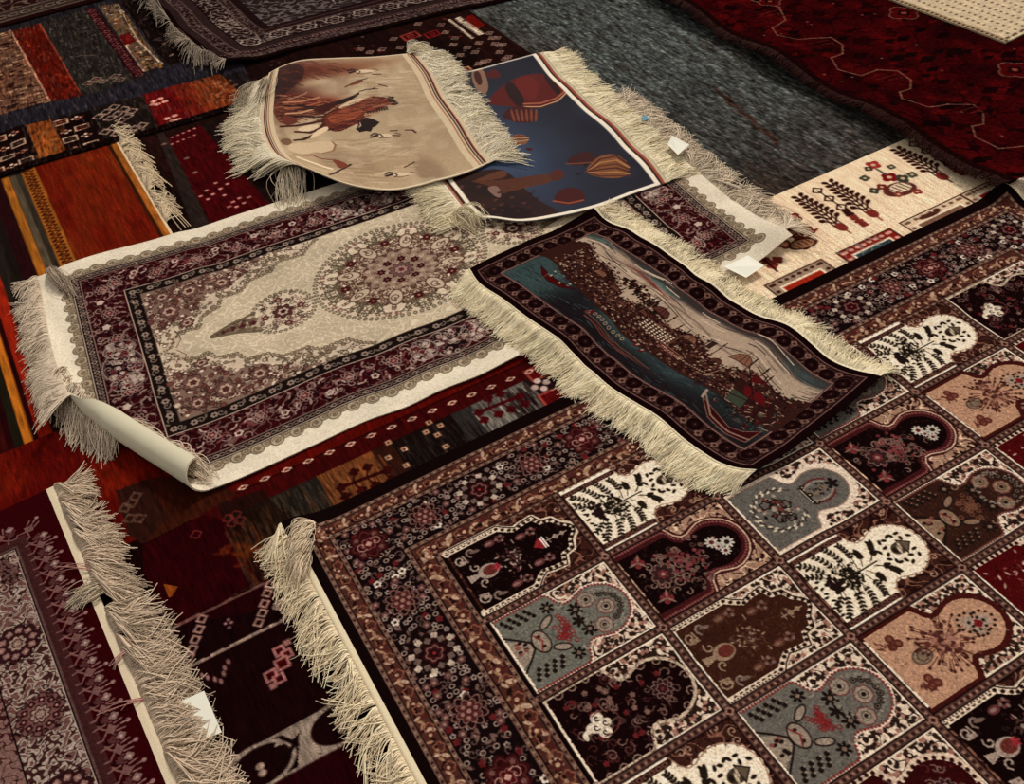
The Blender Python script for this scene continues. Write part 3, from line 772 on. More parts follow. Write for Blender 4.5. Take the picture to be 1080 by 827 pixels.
# ================================================================== cream carpet with plants
R = Rug('ivory_gabbeh_carpet', 'cream carpet with brown tree and flower motifs and half-hidden framed squares, beside the blue-grey carpet', 'carpet', 0.006,
        frame=((797, 215), 24.5), box=(-0.3, 0.8, 0.0, 0.55))
L = R.at
cv = Cv(-.3, .8, 0.0, .55, .0023, (214, 195, 164))
cv.blend(np.clip(cv.noise(.35, .004, .10, 71), 0, .35), (178, 150, 118)); cv.blend(np.clip(cv.noise(.3, .005, .06, 72), 0, .3), (226, 212, 180))
BR = (58, 26, 20); RD = (120, 48, 38)
def LN(pp, w, c): cv.line(R.pts(pp), w, c)
def crop(ox, oy, sc, pts): return [(ox + x / sc, oy + y / sc) for x, y in pts]
def tree(tip, root, n=8):
    a, b = L(*tip), L(*root); dx, dy = b[0] - a[0], b[1] - a[1]; l = math.hypot(dx, dy); ux, uy = dx / l, dy / l
    for k in range(n):
        f = .02 + .72 * k / n
        for sg in (-1, 1):
            x, y = a[0] + dx * f, a[1] + dy * f; w = .010 + .013 * min(1, f * 1.6)
            ex, ey = x - uy * sg * w - ux * .010, y + ux * sg * w - uy * .010
            cv.line([(x + ux * .012, y + uy * .012), (ex, ey)], .005, BR); cv.ell(ex, ey, .0088, .0062, BR, math.atan2(ey - y, ex - x))
    for o in (-.008, 0, .008):
        cv.line([(a[0] + dx * .15 - uy * o, a[1] + dy * .15 + ux * o), (a[0] + dx * .8 - uy * o * 1.4, a[1] + dy * .8 + ux * o * 1.4)], .004, BR)
    x, y = a[0] + dx * .82, a[1] + dy * .82
    cv.ell(x, y, .018, .014, RD, math.atan2(dy, dx)); cv.line([(x, y), b], .0045, RD)
for t_, r_ in (((843, 208), (898, 244)), ((875, 193), (931, 230)), ((947, 158), (1005, 190))): tree(t_, r_)
def chain(p, q, n=3):
    a, b = L(*p), L(*q)
    for k in range(n):
        f = k / (n - 1) * .5; x = a[0] + (b[0] - a[0]) * f; y = a[1] + (b[1] - a[1]) * f
        diamond(cv, x, y, .014, BR, .005)
    cv.line([a, ((a[0] + b[0]) / 2, (a[1] + b[1]) / 2)], .004, BR)
    for f in (.6, .68, .76, .86, .95):
        x = a[0] + (b[0] - a[0]) * f; y = a[1] + (b[1] - a[1]) * f; cv.flower(x, y, .0125, 4, RD if f > .7 else BR, ang=f * 9)
chain((862, 201), (914, 236)); chain((964, 152), (1018, 182))
# flower bush, left
for pp in ([(848, 250), (836, 243), (815, 228)], [(846, 248), (828, 249), (826, 257)], [(848, 250), (838, 233), (834, 229)], [(846, 246), (862, 240), (852, 248)]): LN(pp, .006, RD)
for (px, py, r) in [(836, 230, .022), (835, 245, .014), (818, 231, .016), (809, 226, .012), (828, 256, .016), (852, 242, .017), (848, 254, .026), (820, 240, .008)]:
    x, y = L(px, py); cv.flower(x, y, r, 5, RD, ang=.4); cv.flower(x, y, r * .6, 5, (176, 128, 96), ang=.4)
    cv.flower(x, y, r, 5, BR, ring=.003, ang=.4)
x, y = L(847, 255); cv.ell(x, y, .034, .018, (150, 110, 80), .2); cv.ell(x, y, .034, .018, BR, .2, ring=.004)
for k in range(4): cv.line([(x - .02 + .012 * k, y - .01), (x - .016 + .012 * k, y + .01)], .003, BR)
# pot with flowers, middle
x, y = L(940, 196)
cv.ell(x + .01, y + .02, .045, .026, (96, 50, 42), .2); cv.ell(x + .016, y + .016, .03, .017, (206, 190, 160), .2)
for k in range(5): cv.line([(x - .012 + .012 * k, y + .004), (x + .0 + .012 * k, y + .03)], .003, BR)
for (px, py, r, c) in [(921, 174, .02, (150, 50, 44)), (916, 178, .012, (70, 60, 46)), (940, 176, .012, (70, 78, 58)), (912, 188, .014, (62, 70, 56)), (922, 201, .014, (62, 66, 52)), (962, 184, .014, (74, 82, 64)), (938, 187, .022, (120, 20, 22)), (952, 188, .018, (60, 66, 52)), (930, 197, .014, (110, 40, 30)), (968, 200, .013, (130, 50, 40)), (948, 203, .012, (130, 60, 50))]:
    xx_, yy_ = L(px, py); cv.flower(xx_, yy_, r, 4, c, ang=px); cv.ell(xx_, yy_, r * .3, r * .3, (190, 160, 130))
LN([(924, 178), (934, 184)], .006, (50, 80, 60))
# lower left plant
for (px, py) in [(800, 268), (808, 273), (815, 278), (806, 262), (820, 272)]:
    xx_, yy_ = L(px, py); cv.flower(xx_, yy_, .015, 4, RD, ang=px)
LN([(795, 262), (820, 284)], .006, BR)
# framed squares half under the panel carpet
def framed(p0, p1, outer, mid, inner):
    x0, y0 = L(*p0); x1 = L(*p1)[0]; y1_ = .55
    cv.rect(x0, x1, y0, y1_, BR); cv.rect(x0 + .004, x1 - .004, y0 + .004, y1_, outer)
    for k in range(8):
        cv.ell(x0 + .02 + (x1 - x0 - .04) * k / 7, y0 + .013, .006, .005, mid)
        cv.ell(x0 + .013, y0 + .013 + k * .025, .006, .005, mid); cv.ell(x1 - .013, y0 + .013 + k * .025, .006, .005, mid)
    cv.rect(x0 + .025, x1 - .025, y0 + .026, y1_, (210, 196, 170)); cv.rect(x0 + .031, x1 - .031, y0 + .032, y1_, inner)
framed((881, 265), (937, 237), (130, 36, 28), (196, 150, 130), (40, 74, 78)); framed((948, 233), (1013, 203), (196, 176, 146), (110, 84, 70), (120, 90, 70)); framed((805, 299), (866, 270), (150, 130, 108), (70, 40, 34), (150, 44, 24)); framed((1012, 203), (1052, 182), (190, 170, 140), (110, 84, 70), (140, 30, 26))
x, y = L(905, 268); cv.scroll(x - .06, x + .10, y - .05, .55, 120, (140, 132, 120), .4, 1, al=.6)
x, y = L(980, 225)
cv.ell(x, y, .03, .008, (80, 44, 34), .1); cv.ell(x + .03, y - .004, .010, .008, (80, 44, 34))
cv.grain(.04, .003, .02, 73)
R.build(cv, M_COARSE)

# ================================================================== dark red carpet, top right
def lf(S, T): return (0.030 + 0.012 * np.sin(T * 14 + 1.0)) * np.exp(-(np.maximum(S, 0) / .14) ** 2)
R = Rug('turkmen_carpet', 'deep red carpet with thin octagon outlines and a short dark fringe, top right', 'carpet', 0.010,
        frame=((716, 12), 23.5), box=(0.0, 1.5, -0.3, 1.355), lift=lf)
L = R.at
cv = Cv(0, 1.35, -.3, 1.355, .003, (60, 6, 9)); R.box = (0, 1.35, -.3, 1.355)
cv.blend(np.clip(cv.noise(.5, .05, .08, 81), 0, .6), (84, 10, 12)); cv.blend(np.clip(cv.noise(.5, .05, .06, 82), 0, .6), (36, 5, 7))
cv.scroll(.0, 1.35, -.3, 1.42, 38, (30, 5, 7), .22, 2.0, al=.75)
rg = random.Random(9)
for k in range(520):
    x, y = rg.uniform(.03, 1.35), rg.uniform(-.3, 1.42); r = rg.uniform(.006, .022)
    diamond(cv, x, y, r, rg.choice([(30, 5, 7), (28, 8, 8), (76, 9, 11), (24, 5, 6)]), sx=1.6)
for k in range(90):
    x, y = rg.uniform(.03, 1.35), rg.uniform(-.3, 1.42); cv.ell(x, y, .003, .003, (110, 84, 74))
seq = [(230, -10), (270, 10), (345, 25), (365, 65), (325, 95), (340, 125), (400, 136), (440, 125), (500, 118), (535, 140), (535, 170), (500, 190), (520, 225), (590, 237), (640, 215), (700, 217), (740, 245), (738, 275), (705, 290), (710, 320), (790, 340), (850, 322), (925, 325), (956, 350), (955, 385), (920, 395), (930, 430), (1000, 460), (1080, 445), (1180, 450)]
LN = lambda pp, w, c: cv.line(R.pts(pp), w, c)
LN([(700 + x / 2.842, y / 2.842) for x, y in seq], .0042, (118, 82, 66))
for (cx, cy) in [(812, 18), (868, 50), (940, 86), (1024, 123)]:
    x, y = L(cx, cy)
    for k in range(5): cv.line([(x - .05 + .014 * k, y - .03 + .01 * k), (x + .03, y - .03 + .012 * k), (x + .03 - .004 * k, y + .03)], .0035, (88, 30, 26) if k % 2 else (30, 6, 8))
for (cx, cy, r) in [(953, 15, .05), (812, 3, .04), (1070, 75, .05)]:
    x, y = L(cx, cy); cv.flower(x, y, r, 4, (74, 9, 12)); cv.flower(x, y, r, 4, (110, 80, 66), ring=.0035); cv.flower(x, y, r * .45, 4, (36, 6, 8)); cv.flower(x, y, r * .2, 4, (120, 60, 50))
cv.rect(0, .02, -.3, 1.42, (30, 9, 8))
cv.grain(.16, .004, .006, 83)
R.back = (40, 14, 10)
R.build(cv, M_PILE)
R.fringe('left', .028, 1500, 0.0, 1.0, rad=.0013, mess=.3, col=(40, 17, 12), seed=13, rise=.004, droop=9.0, clump=.2)

# ================================================================== flat woven runner, top right corner
R = Rug('flatwoven_runner', 'cream flat-woven runner with rows of dark dots, in the top right corner', 'rug', 0.006,
        frame=((1060, 48), 29.0), box=(0, .7, -1.0, 0))
cv = Cv(0, .7, -1.0, 0, .003, (186, 172, 142)); L = R.at
for i in range(10):
    for k in range(48):
        cv.rect(.045 + i * .035, .055 + i * .035, -.97 + k * .0203, -.963 + k * .0203, (96, 78, 62))
cv.rect(.0, .02, -1, 0, (150, 132, 104)); 
for k in range(60): cv.rect(.004, .014, -1 + k * .0168, -.992 + k * .0168, (60, 46, 38))
for k in range(20): cv.rect(.02 + k * .034, .036 + k * .034, -.02, -.010, (90, 74, 60))
cv.grain(.06, .003, .012, 91)
R.build(cv, M_COARSE)

# ================================================================== large panel carpet
BK = (26, 10, 11)
def lf(S, T): return 0.022 * np.exp(-(((S + .46) / .05) ** 2 + ((T + .39) / .09) ** 2))
R = Rug('panel_carpet', 'large brown carpet woven with rows of arched garden panels and wide flowered borders, lower right', 'carpet', 0.009,
        frame=((638.5, 588), 24.6), box=(-0.470, 1.42, -0.387, 0.76), lift=lf, back=(170, 160, 130))
D = 0.0014
cv = Cv(-0.470, 1.42, -0.387, 0.76, D, BK)
X0, X1, Y0 = -0.440, 1.390, -0.357
Y1 = 1.6
TAN = (112, 82, 66); GB = (84, 44, 34)
def guard(x0, y0, x1, w, seed):
    """brown guard stripe with cream buds between fine lines"""
    w2 = w
    cv.frame(x0, x1, y0, Y1, w2, TAN); cv.frame(x0 + .008, x1 - .008, y0 + .008, Y1, .0025, BK)
    cv.frame(x0 + .0105, x1 - .0105, y0 + .0105, Y1, w2 - .021, GB); cv.frame(x0 + w2 - .0105, x1 - w2 + .0105, y0 + w2 - .0105, Y1, .0025, BK)
    cv.frame(x0 + w2, x1 - w2, y0 + w2, Y1, .002, BK)
    rg = random.Random(seed)
    def cells(n, f):
        for k in range(n): f(k)
    def beads(a, b, fn, step=.0085):
        k = a
        i = 0
        while k < b:
            fn(k, i); k += step; i += 1
    for off in (.004, w2 - .004):
        beads(x0, x1, lambda q, i: cv.rect(q, q + .004, y0 + off - .0022, y0 + off + .0022, (58, 28, 24) if i % 2 else (140, 112, 92)))
        beads(y0, .76, lambda q, i: (cv.rect(x0 + off - .0022, x0 + off + .0022, q, q + .004, (58, 28, 24) if i % 2 else (140, 112, 92)), cv.rect(x1 - off - .0022, x1 - off + .0022, q, q + .004, (58, 28, 24) if i % 2 else (140, 112, 92))))
    mid = w2 / 2; hw = w2 / 2 - .012
    def bud(x, y, a, i):
        c = [(170, 142, 116), (40, 18, 16), (86, 36, 30), (146, 112, 84)][i % 4]
        cv.leaf(x, y, hw * 1.5, hw * .7, a + rg.uniform(-.5, .5), c); cv.leaf(x, y, hw * 1.2, hw * .5, a + 2.3 + rg.uniform(-.4, .4), [(40, 18, 16), (168, 138, 110), (150, 116, 84)][i % 3])
        if i % 3 == 0: cv.flower(x + hw * .3, y, hw * .9, 5, (128, 78, 56), ring=.003)
        if i % 5 == 2: cv.flower(x, y, hw * .8, 6, (84, 36, 30)); cv.ell(x, y, hw * .3, hw * .3, (170, 140, 110))
    beads(x0 + mid, x1 - mid, lambda q, i: bud(q, y0 + mid, .4 if i % 2 else -.7, i), .0125)
    beads(y0 + mid + .01, .76, lambda q, i: (bud(x0 + mid, q, 1.9 if i % 2 else .8, i), bud(x1 - mid, q, 1.9 if i % 2 else .8, i + 1)), .0125)
guard(X0, Y0, X1, .044, 1)
XM0, YM0 = X0 + .046, Y0 + .046; XM1 = X1 - .046; MW = .094
cv.frame(XM0, XM1, YM0, Y1, MW, (28, 13, 15))
# millefleur main border
rg = random.Random(21)
def mille(x0, x1, y0, y1, st=.0128):
    ny = int((y1 - y0) / st) + 1; nx = int((x1 - x0) / st) + 1
    for i in range(nx):
        for j in range(ny):
            x = x0 + (i + rg.uniform(.15, .85)) * st; y = y0 + (j + rg.uniform(.15, .85)) * st
            if x > x1 or y > y1: continue
            u = rg.random()
            if u < .16: cv.flower(x, y, .0056, 5, (138, 122, 110)); cv.ell(x, y, .002, .002, (50, 20, 20))
            elif u < .42: cv.ell(x, y, .0042, .0038, (146, 126, 110), ring=.0020)
            elif u < .60: cv.spiral(x, y, .0085, .9, rg.uniform(0, 6), .0022, (92, 70, 62))
            elif u < .78: cv.leaf(x, y, .013, .006, rg.uniform(0, 6), (108, 84, 74)); cv.leaf(x, y, .007, .003, rg.uniform(0, 6), (60, 26, 24))
            elif u < .9: cv.flower(x, y, .008, 6, (98, 60, 56)); cv.ell(x, y, .003, .003, (140, 110, 96))
            elif u < .935: cv.flower(x, y, .0082, 5, (190, 178, 160)); cv.ell(x, y, .003, .003, (56, 40, 26))
            else: cv.flower(x, y, .007, 5, (104, 28, 30))
def medal(x, y, kind):
    if kind == 0:      # red medallion
        cv.flower(x, y, .040, 8, (40, 12, 14), depth=.25); cv.flower(x, y, .037, 8, (70, 17, 20), depth=.25); cv.flower(x, y, .031, 8, (92, 44, 40), ring=.0022, depth=.25)
        for a in range(8): cv.flower(x + .025 * math.cos(a * pi / 4), y + .025 * math.sin(a * pi / 4), .005, 5, (112, 74, 64) if a % 2 else (60, 12, 14))
        cv.flower(x, y, .014, 6, (88, 16, 20)); cv.flower(x, y, .014, 6, (120, 84, 74), ring=.002); cv.flower(x, y, .006, 4, (176, 136, 122)); cv.spiral(x - .014, y, .012, 1, 1, .002, (160, 120, 104)); cv.spiral(x + .014, y, .012, 1, 4, .002, (160, 120, 104))
    elif kind == 1:    # cream ringed medallion
        cv.flower(x, y, .042, 8, (36, 15, 16), depth=.3)
        for a in range(16):
            q = a * pi / 8; r = .034 if a % 2 else .027
            cv.flower(x + r * 1.15 * math.cos(q), y + r * math.sin(q), .0068, 4, (168, 152, 132) if a % 2 else (104, 84, 74), ang=q)
            if a % 2: cv.ell(x + r * .85 * math.cos(q), y + r * .8 * math.sin(q), .003, .003, (50, 20, 18))
        cv.flower(x, y, .022, 6, (40, 13, 15)); cv.flower(x, y, .020, 6, (78, 22, 25)); cv.flower(x, y, .015, 6, (122, 96, 84), ring=.0022); cv.flower(x, y, .010, 5, (52, 14, 16)); cv.ell(x, y, .003, .003, (150, 40, 44))
    else:              # brown rosette
        cv.flower(x, y, .034, 10, (38, 16, 16)); cv.flower(x, y, .031, 10, (122, 84, 74), ring=.003); cv.flower(x, y, .022, 8, (88, 36, 36)); cv.flower(x, y, .022, 8, (124, 90, 78), ring=.0022)
        for a in range(6): cv.ell(x + .012 * math.cos(a * pi / 3), y + .012 * math.sin(a * pi / 3), .0035, .0035, (140, 106, 92))
        cv.ell(x, y, .004, .004, (140, 106, 92))
mille(XM0, XM1, YM0, YM0 + MW); mille(XM0, XM0 + MW, YM0 + MW, .76); mille(XM1 - MW, XM1, YM0 + MW, .76)
yc = YM0 + MW / 2; xc = XM0 + MW / 2
k = 0; x = xc
while x < XM1 + .01:
    medal(x if abs(x - (XM1 - MW / 2)) > .06 else XM1 - MW / 2, yc, [0, 2, 1, 2][k % 4]); x += .1165; k += 1
k = 1; y = yc + .148
while y < .80:
    medal(xc, y, [0, 2, 1, 2][k % 4]); medal(XM1 - MW / 2, y, [0, 2, 1, 2][k % 4]); y += .125; k += 1
XG0, YG0 = XM0 + MW + .002, YM0 + MW + .002; XG1 = XM1 - MW - .002
guard(XG0, YG0, XG1, .050, 2)
# panels: columns -1..4, rows -1..3
PX0 = -.248; PW = .2472; PH = .1755
SPM, SPC, SPT = (68, 34, 26), (196, 178, 154), (150, 116, 92)
KINDS = {(-1, -1): 'V', (0, -1): 'W', (1, -1): 'K', (2, -1): 'G', (3, -1): 'W', (4, -1): 'K',
         (-1, 0): 'G', (0, 0): 'B', (1, 0): 'H', (2, 0): 'B', (3, 0): 'T', (4, 0): 'R',
         (-1, 1): 'K', (0, 1): 'N', (1, 1): 'W', (2, 1): 'M', (3, 1): 'R', (4, 1): 'H',
         (-1, 2): 'W', (0, 2): 'G', (1, 2): 'T', (2, 2): 'R', (3, 2): 'V', (4, 2): 'K',
         (-1, 3): 'B', (0, 3): 'C', (1, 3): 'V', (2, 3): 'W', (3, 3): 'N', (4, 3): 'G'}
def outline(kind):
    if kind in 'VN':
        h = [(0, .43), (.44, .43), (.50, .36), (.56, .31), (.62, .33), (.73, .345), (.765, .24), (.85, .215), (.885, .12), (.945, .05), (.965, 0)]
    else:
        h = [(0, .44), (.43, .44), (.455, .40), (.485, .30), (.53, .245), (.58, .245), (.64, .275), (.70, .298), (.76, .295), (.82, .268), (.88, .215), (.92, .15), (.945, .07), (.95, 0)]
    pts = h + [(p, -q) for p, q in h[::-1][1:]]
    out = []
    for (a, b), (c, d) in zip(pts[:-1], pts[1:]):
        l = math.hypot((c - a) * PW, (d - b) * PH); n = max(1, int(l / .003))
        for k in range(n): out.append((a + (c - a) * k / n, b + (d - b) * k / n))
    out.append(pts[-1]); return out
def panel(i, j, kind):
    x0 = PX0 + PW * (i + 1); y0 = -.1755 + PH * (j + 1)
    rg = random.Random(i * 31 + j * 7 + 100)
    U = lambda p, q: (x0 + .012 + p * (PW - .016), y0 + PH / 2 + q * (PH - .002))
    xa, xb, ya, yb = x0 + .008, x0 + PW - .008, y0 + .008, y0 + PH - .008
    ym = y0 + PH / 2
    sp = {'V': SPM, 'W': SPM, 'B': SPT, 'G': SPC, 'H': SPC, 'K': SPC, 'C': SPC, 'N': SPC, 'T': SPC, 'R': SPC, 'M': SPC}[kind]
    fld = {'V': (26, 9, 9), 'W': (212, 198, 170), 'B': (27, 9, 10), 'G': (100, 97, 87), 'H': (97, 94, 86), 'K': (30, 9, 10), 'C': (62, 10, 12), 'N': (66, 33, 21), 'T': (168, 128, 98), 'R': (86, 8, 12), 'M': (60, 32, 22)}[kind]
    if kind == 'G' and i == -1: fld = (103, 104, 92)
    cv.rect(xa, xb, ya, yb, sp)
    if sp == SPC:
        cv.scroll(xa, xb, ya, yb, 175, (44, 26, 20), .55, i + j * .5, my=ym)
        for k in range(120):
            p, q = rg.uniform(.5, 1), rg.uniform(.1, .47)
            for sg in (-1, 1):
                x, y = U(p, q * sg); c = (52, 34, 26) if k % 3 else (150, 106, 88)
                if xa + .004 < x < xb - .004: cv.ell(x, y, .0042, .0034, c, rg.uniform(0, 3))
        cv.frame(xa, xb, ya, yb, .003, (214, 198, 172))
    elif sp == SPM:
        cv.scroll(xa, xb, ya, yb, 150, (44, 18, 16), .45, i + j * .5, my=ym); cv.scroll(xa, xb, ya, yb, 110, (128, 84, 64), .22, 2.0 + i, my=ym)
        for k in range(26):
            x, y = U(rg.uniform(.3, 1), rg.uniform(-.46, .46))
            if xa + .004 < x < xb - .004: cv.spiral(x, y, .008, 1, rg.uniform(0, 6), .0022, (150, 116, 92))
    else:
        cv.scroll(xa, xb, ya, yb, 150, (60, 30, 24), .45, i + j * .5, my=ym); cv.scroll(xa, xb, ya, yb, 120, (196, 164, 132), .25, 1.0 + i, my=ym)
        for k in range(40):
            x, y = U(rg.uniform(.5, 1), rg.uniform(-.46, .46))
            if xa + .004 < x < xb - .004: cv.ell(x, y, .004, .003, rg.choice([(44, 20, 18), (200, 172, 142)]), rg.uniform(0, 3))
    o = outline(kind); pts = [U(p, q) for p, q in o]
    if kind in 'VN':
        cv.line(pts, .0175, (196, 178, 152)); cv.line(pts, .0185, (196, 178, 152), al=.0)
        L_ = 0; last = pts[0]
        for q_ in pts[1:]:
            L_ += math.hypot(q_[0] - last[0], q_[1] - last[1]); last = q_
            if L_ > .0098: cv.ell(q_[0], q_[1], .0038, .0034, (44, 24, 18)); L_ = 0
        inner = [U(p * .985, q * .93) for p, q in o]; cv.poly(inner, fld)
        cv.line([U(p * 1.0 + .012, q * 1.09) for p, q in o], .0022, (30, 14, 12))
    elif kind == 'W':
        cv.line(pts, .012, (60, 30, 24)); 
        for q_ in pts[::5]: cv.ell(q_[0], q_[1], .0078, .0078, fld)
        cv.poly(pts, fld); cv.line([U(p * 1.0 + .02, q * 1.1) for p, q in o], .002, (150, 118, 92))
    elif kind in 'GM':
        cv.line(pts, .008, (206, 190, 168)); cv.poly(pts, fld)
        for k, q_ in enumerate(pts[::2]): cv.ell(q_[0], q_[1], .0026, .0026, (132, 40, 38) if (k % 2 and kind == 'G') else (110, 66, 54))
    elif kind in 'TRC':
        for q_ in pts[::3]: cv.ell(q_[0], q_[1], .0085, .0080, (74, 22, 18) if kind == 'T' else (190, 168, 142))
        if kind != 'T':
            for q_ in pts[::4]: cv.ell(q_[0], q_[1], .0035, .0035, (50, 16, 16))
        cv.poly([U(p * .985, q * .95) for p, q in o], fld)
    elif kind == 'B':
        cv.line(pts, .022, (74, 24, 26)); 
        for k, q_ in enumerate(pts[::2]): cv.ell(q_[0], q_[1], .0024, .0024, (130, 72, 66))
        cv.poly([U(p * .96, q * .86) for p, q in o], fld); cv.line([U(p * 1.02, q * 1.13) for p, q in o], .0024, (186, 160, 132))
    elif kind == 'K':
        cv.line(pts, .010, (176, 158, 132)); cv.poly(pts, fld)
        for k in range(len(pts) // 9):
            q_ = pts[k * 9]; cv.spiral(q_[0] - .004, q_[1], .009, 1, k, .0022, (130, 104, 88))
    elif kind == 'H':
        for q_ in pts[::5]: cv.ell(q_[0], q_[1], .0105, .0100, (200, 184, 160))
        cv.poly([U(p * .97, q * .95) for p, q in o], fld); cv.line([U(p * .965, q * .94) for p, q in o], .002, (150, 120, 100))
    # straight lower part: bead lines along both sides
    cA = {'V': (190, 170, 144), 'N': (186, 164, 140), 'W': (214, 200, 176), 'H': None, 'G': None}.get(kind, None)
    if kind == 'W':
        for sg in (-1, 1):
            a = U(0.0, .455 * sg); b = U(.46, .455 * sg); cv.line([a, b], .004, (220, 206, 182))
            a = U(0.0, .405 * sg); b = U(.46, .405 * sg); cv.line([a, b], .011, (60, 32, 26))
            for k in range(9):
                x, y = U(.03 + k * .05, .405 * sg); cv.ell(x, y, .0052, .0045, (104, 64, 52)); cv.ell(x, y, .002, .002, (40, 20, 16))
    if kind in 'VN':
        for sg in (-1, 1):
            for k in range(16):
                x, y = U(k * .027, .445 * sg); cv.ell(x, y, .0042, .0032, (196, 178, 152)); cv.ell(x, y, .0016, .0014, (44, 22, 18))
    F = lambda p, q, r, n, c, **kw: cv.flower(*U(p, q), r, n, c, **kw)
    E_ = lambda p, q, a, b, c, an=0, **kw: cv.ell(*U(p, q), a, b, c, an, **kw)
    # small filler leaves in the ground
    if kind != 'W':
        fc = np.array(fld, float)
        for k in range(130):
            p, q = rg.uniform(.02, .9), rg.uniform(-.38, .38)
            if p > .46 and abs(q) > .22: continue
            cv.leaf(*U(p, q), rg.uniform(.003, .007), .0018, rg.uniform(0, 6), tuple(np.clip(fc * .55, 0, 255)) if k % 2 and fc.sum() > 120 else tuple(fc * .7 + np.array((118, 92, 76)) * .42), al=.75)
    if kind == 'W':
        dk = (40, 30, 20)
        for sg in (-1, 1):
            for (ep, eq, n) in [(.03, .20, 6), (.05, .34, 8), (.16, .38, 8), (.28, .37, 8), (.40, .33, 8), (.47, .19, 8), (.59, .10, 9), (.62, .21, 9)]:
                ax, ay = U(.14 + .62 * ep, .03 * sg); bx, by = U(ep, eq * sg); mx_, my_ = (ax + bx) / 2 + .010, (ay + by) / 2 + .006 * sg; pr = None
                for k in range(n + 1):
                    f = k / n; x = ax * (1 - f) ** 2 + 2 * mx_ * f * (1 - f) + bx * f * f; y = ay * (1 - f) ** 2 + 2 * my_ * f * (1 - f) + by * f * f
                    if pr:
                        cv.line([pr, (x, y)], .0014, dk); an = math.atan2(y - pr[1], x - pr[0])
                        if f > .35: cv.leaf(x, y, .0078, .0048, an + .9, dk); cv.leaf(x, y, .0078, .0048, an - .9, dk)
                    pr = (x, y)
        for k in range(150):
            x, y = U(.29 + rg.gauss(0, .045), rg.gauss(0, .085)); cv.ell(x, y, .0036, .0024, (34, 26, 18), rg.uniform(0, 3))
            if k % 4 == 0: cv.ell(x, y, .0022, .0022, (176, 164, 136))
        for k in range(26):
            x, y = U(.15 + rg.gauss(0, .025), rg.gauss(0, .05)); cv.ell(x, y, .0048, .004, (40, 24, 22), rg.uniform(0, 3))
        cv.line([U(.2, 0), U(.55, 0)], .003, dk)
        x, y = U(.77, 0)
        for k in range(18):
            a = .5 + k / 17 * 5.3
            rr = .030 + .003 * math.sin(k * 2.3); cv.leaf(x + rr * math.cos(a), y + rr * math.sin(a), .0105, .0062, a + (1.2 if k % 2 else 2.6), dk)
        E_(.775, 0, .016, .0125, (70, 58, 44)); cv.poly([U(.80, .09), U(.80, -.09), U(.88, 0)], (96, 82, 62)); cv.line([U(.80, .09), U(.80, -.09), U(.88, 0)], .0022, dk, closed=True); E_(.765, .02, .0024, .009, (176, 160, 134), .2); E_(.79, -.02, .0022, .008, (176, 160, 134), .2); E_(.735, 0, .004, .006, dk)
        for k in range(16):
            x, y = U(rg.uniform(.0, .04), -.36 + k * .047); cv.leaf(x, y, .009, .005, rg.uniform(-.6, .6), dk)
    elif kind in 'GM':
        dk = (36, 24, 20); cr = (138, 124, 106) if kind == 'G' else (130, 104, 80)
        cv.poly([U(-.0, .17), U(-.0, -.17), U(.10, -.10), U(.15, -.03), U(.15, .03), U(.10, .10)], cr); cv.line([U(-.0, .22), U(.08, .13), U(.15, .04), U(.15, -.04), U(.08, -.13), U(-.0, -.22)], .0035, dk)
        for k in range(10): E_(rg.uniform(.01, .11), rg.uniform(-.1, .1), .004, .003, rg.choice([(130, 70, 60), dk]))
        E_(.22, 0, .0155, .024, dk); E_(.22, 0, .0135, .021, cr); E_(.22, .06, .004, .003, dk); E_(.22, -.06, .004, .003, dk); E_(.21, .05, .0015, .011, (120, 30, 30), .5); E_(.21, -.05, .0015, .011, (120, 30, 30), -.5)
        for sg in (-1, 1):
            E_(.33, .16 * sg, .017, .008, dk, .5 * sg); E_(.33, .16 * sg, .014, .0055, cr, .5 * sg)
            for k in range(12):
                p = .05 + (k // 3) * .065 + (k % 3) * .02; q = (.36 - (k % 3) * .045) * sg - .02
                E_(p, q, .0043, .0043, dk); E_(p + .02, q - .01, .002, .0014, cr)
            F(.40, .30 * sg, .013, 7, dk, depth=.6); F(.40, .30 * sg, .004, 4, (120, 100, 84)); cv.spiral(*U(.47, .27 * sg), .010, .6, 0, .0022, cr)
            F(.57, .13 * sg, .015, 7, dk, depth=.6); F(.57, .13 * sg, .004, 4, (120, 100, 84))
            F(.68, .17 * sg, .0155, 8, cr, depth=.1); F(.68, .17 * sg, .0155, 8, (110, 56, 52), ring=.0022, depth=.1); E_(.68, .17 * sg, .0075, .0075, (84, 64, 54), ring=.0018); E_(.68, .17 * sg, .0038, .0038, dk)
        for k in range(34):
            E_(.42 + rg.gauss(0, .035), rg.gauss(0, .075), .0036, .0036, (126, 36, 36) if kind == 'G' else (110, 70, 50), ring=.002)
        F(.54, 0, .013, 6, dk, depth=.6)
        F(.775, 0, .0155, 8, cr, depth=.1); F(.775, 0, .0155, 8, (110, 56, 52), ring=.0022, depth=.1); E_(.775, 0, .0075, .0075, (84, 64, 54), ring=.0018); E_(.775, 0, .0038, .0038, dk)
        for k in range(7):
            a = -1.35 + k * .45; x, y = U(.765, 0); cv.ell(x + .0275 * math.cos(a), y + .0275 * math.sin(a), .0058, .0058, dk); cv.ell(x + .0275 * math.cos(a), y + .0275 * math.sin(a), .003, .003, (110, 96, 82), ring=.0016)
        for k in range(90):
            a = rg.uniform(0, 6.28); x, y = U(.745, 0); r = rg.uniform(.034, .043)
            cv.ell(x + r * math.cos(a), y + r * 1.0 * math.sin(a), .0019, .0019, (132, 124, 108), al=.8)
    elif kind == 'H':
        dk = (34, 26, 22)
        x, y = U(.27, 0)
        pp = [(x + .049 * math.cos(a), y + .046 * math.sin(a)) for a in np.linspace(.7, 2 * pi - .7, 40)]; cv.line(pp, .002, dk)
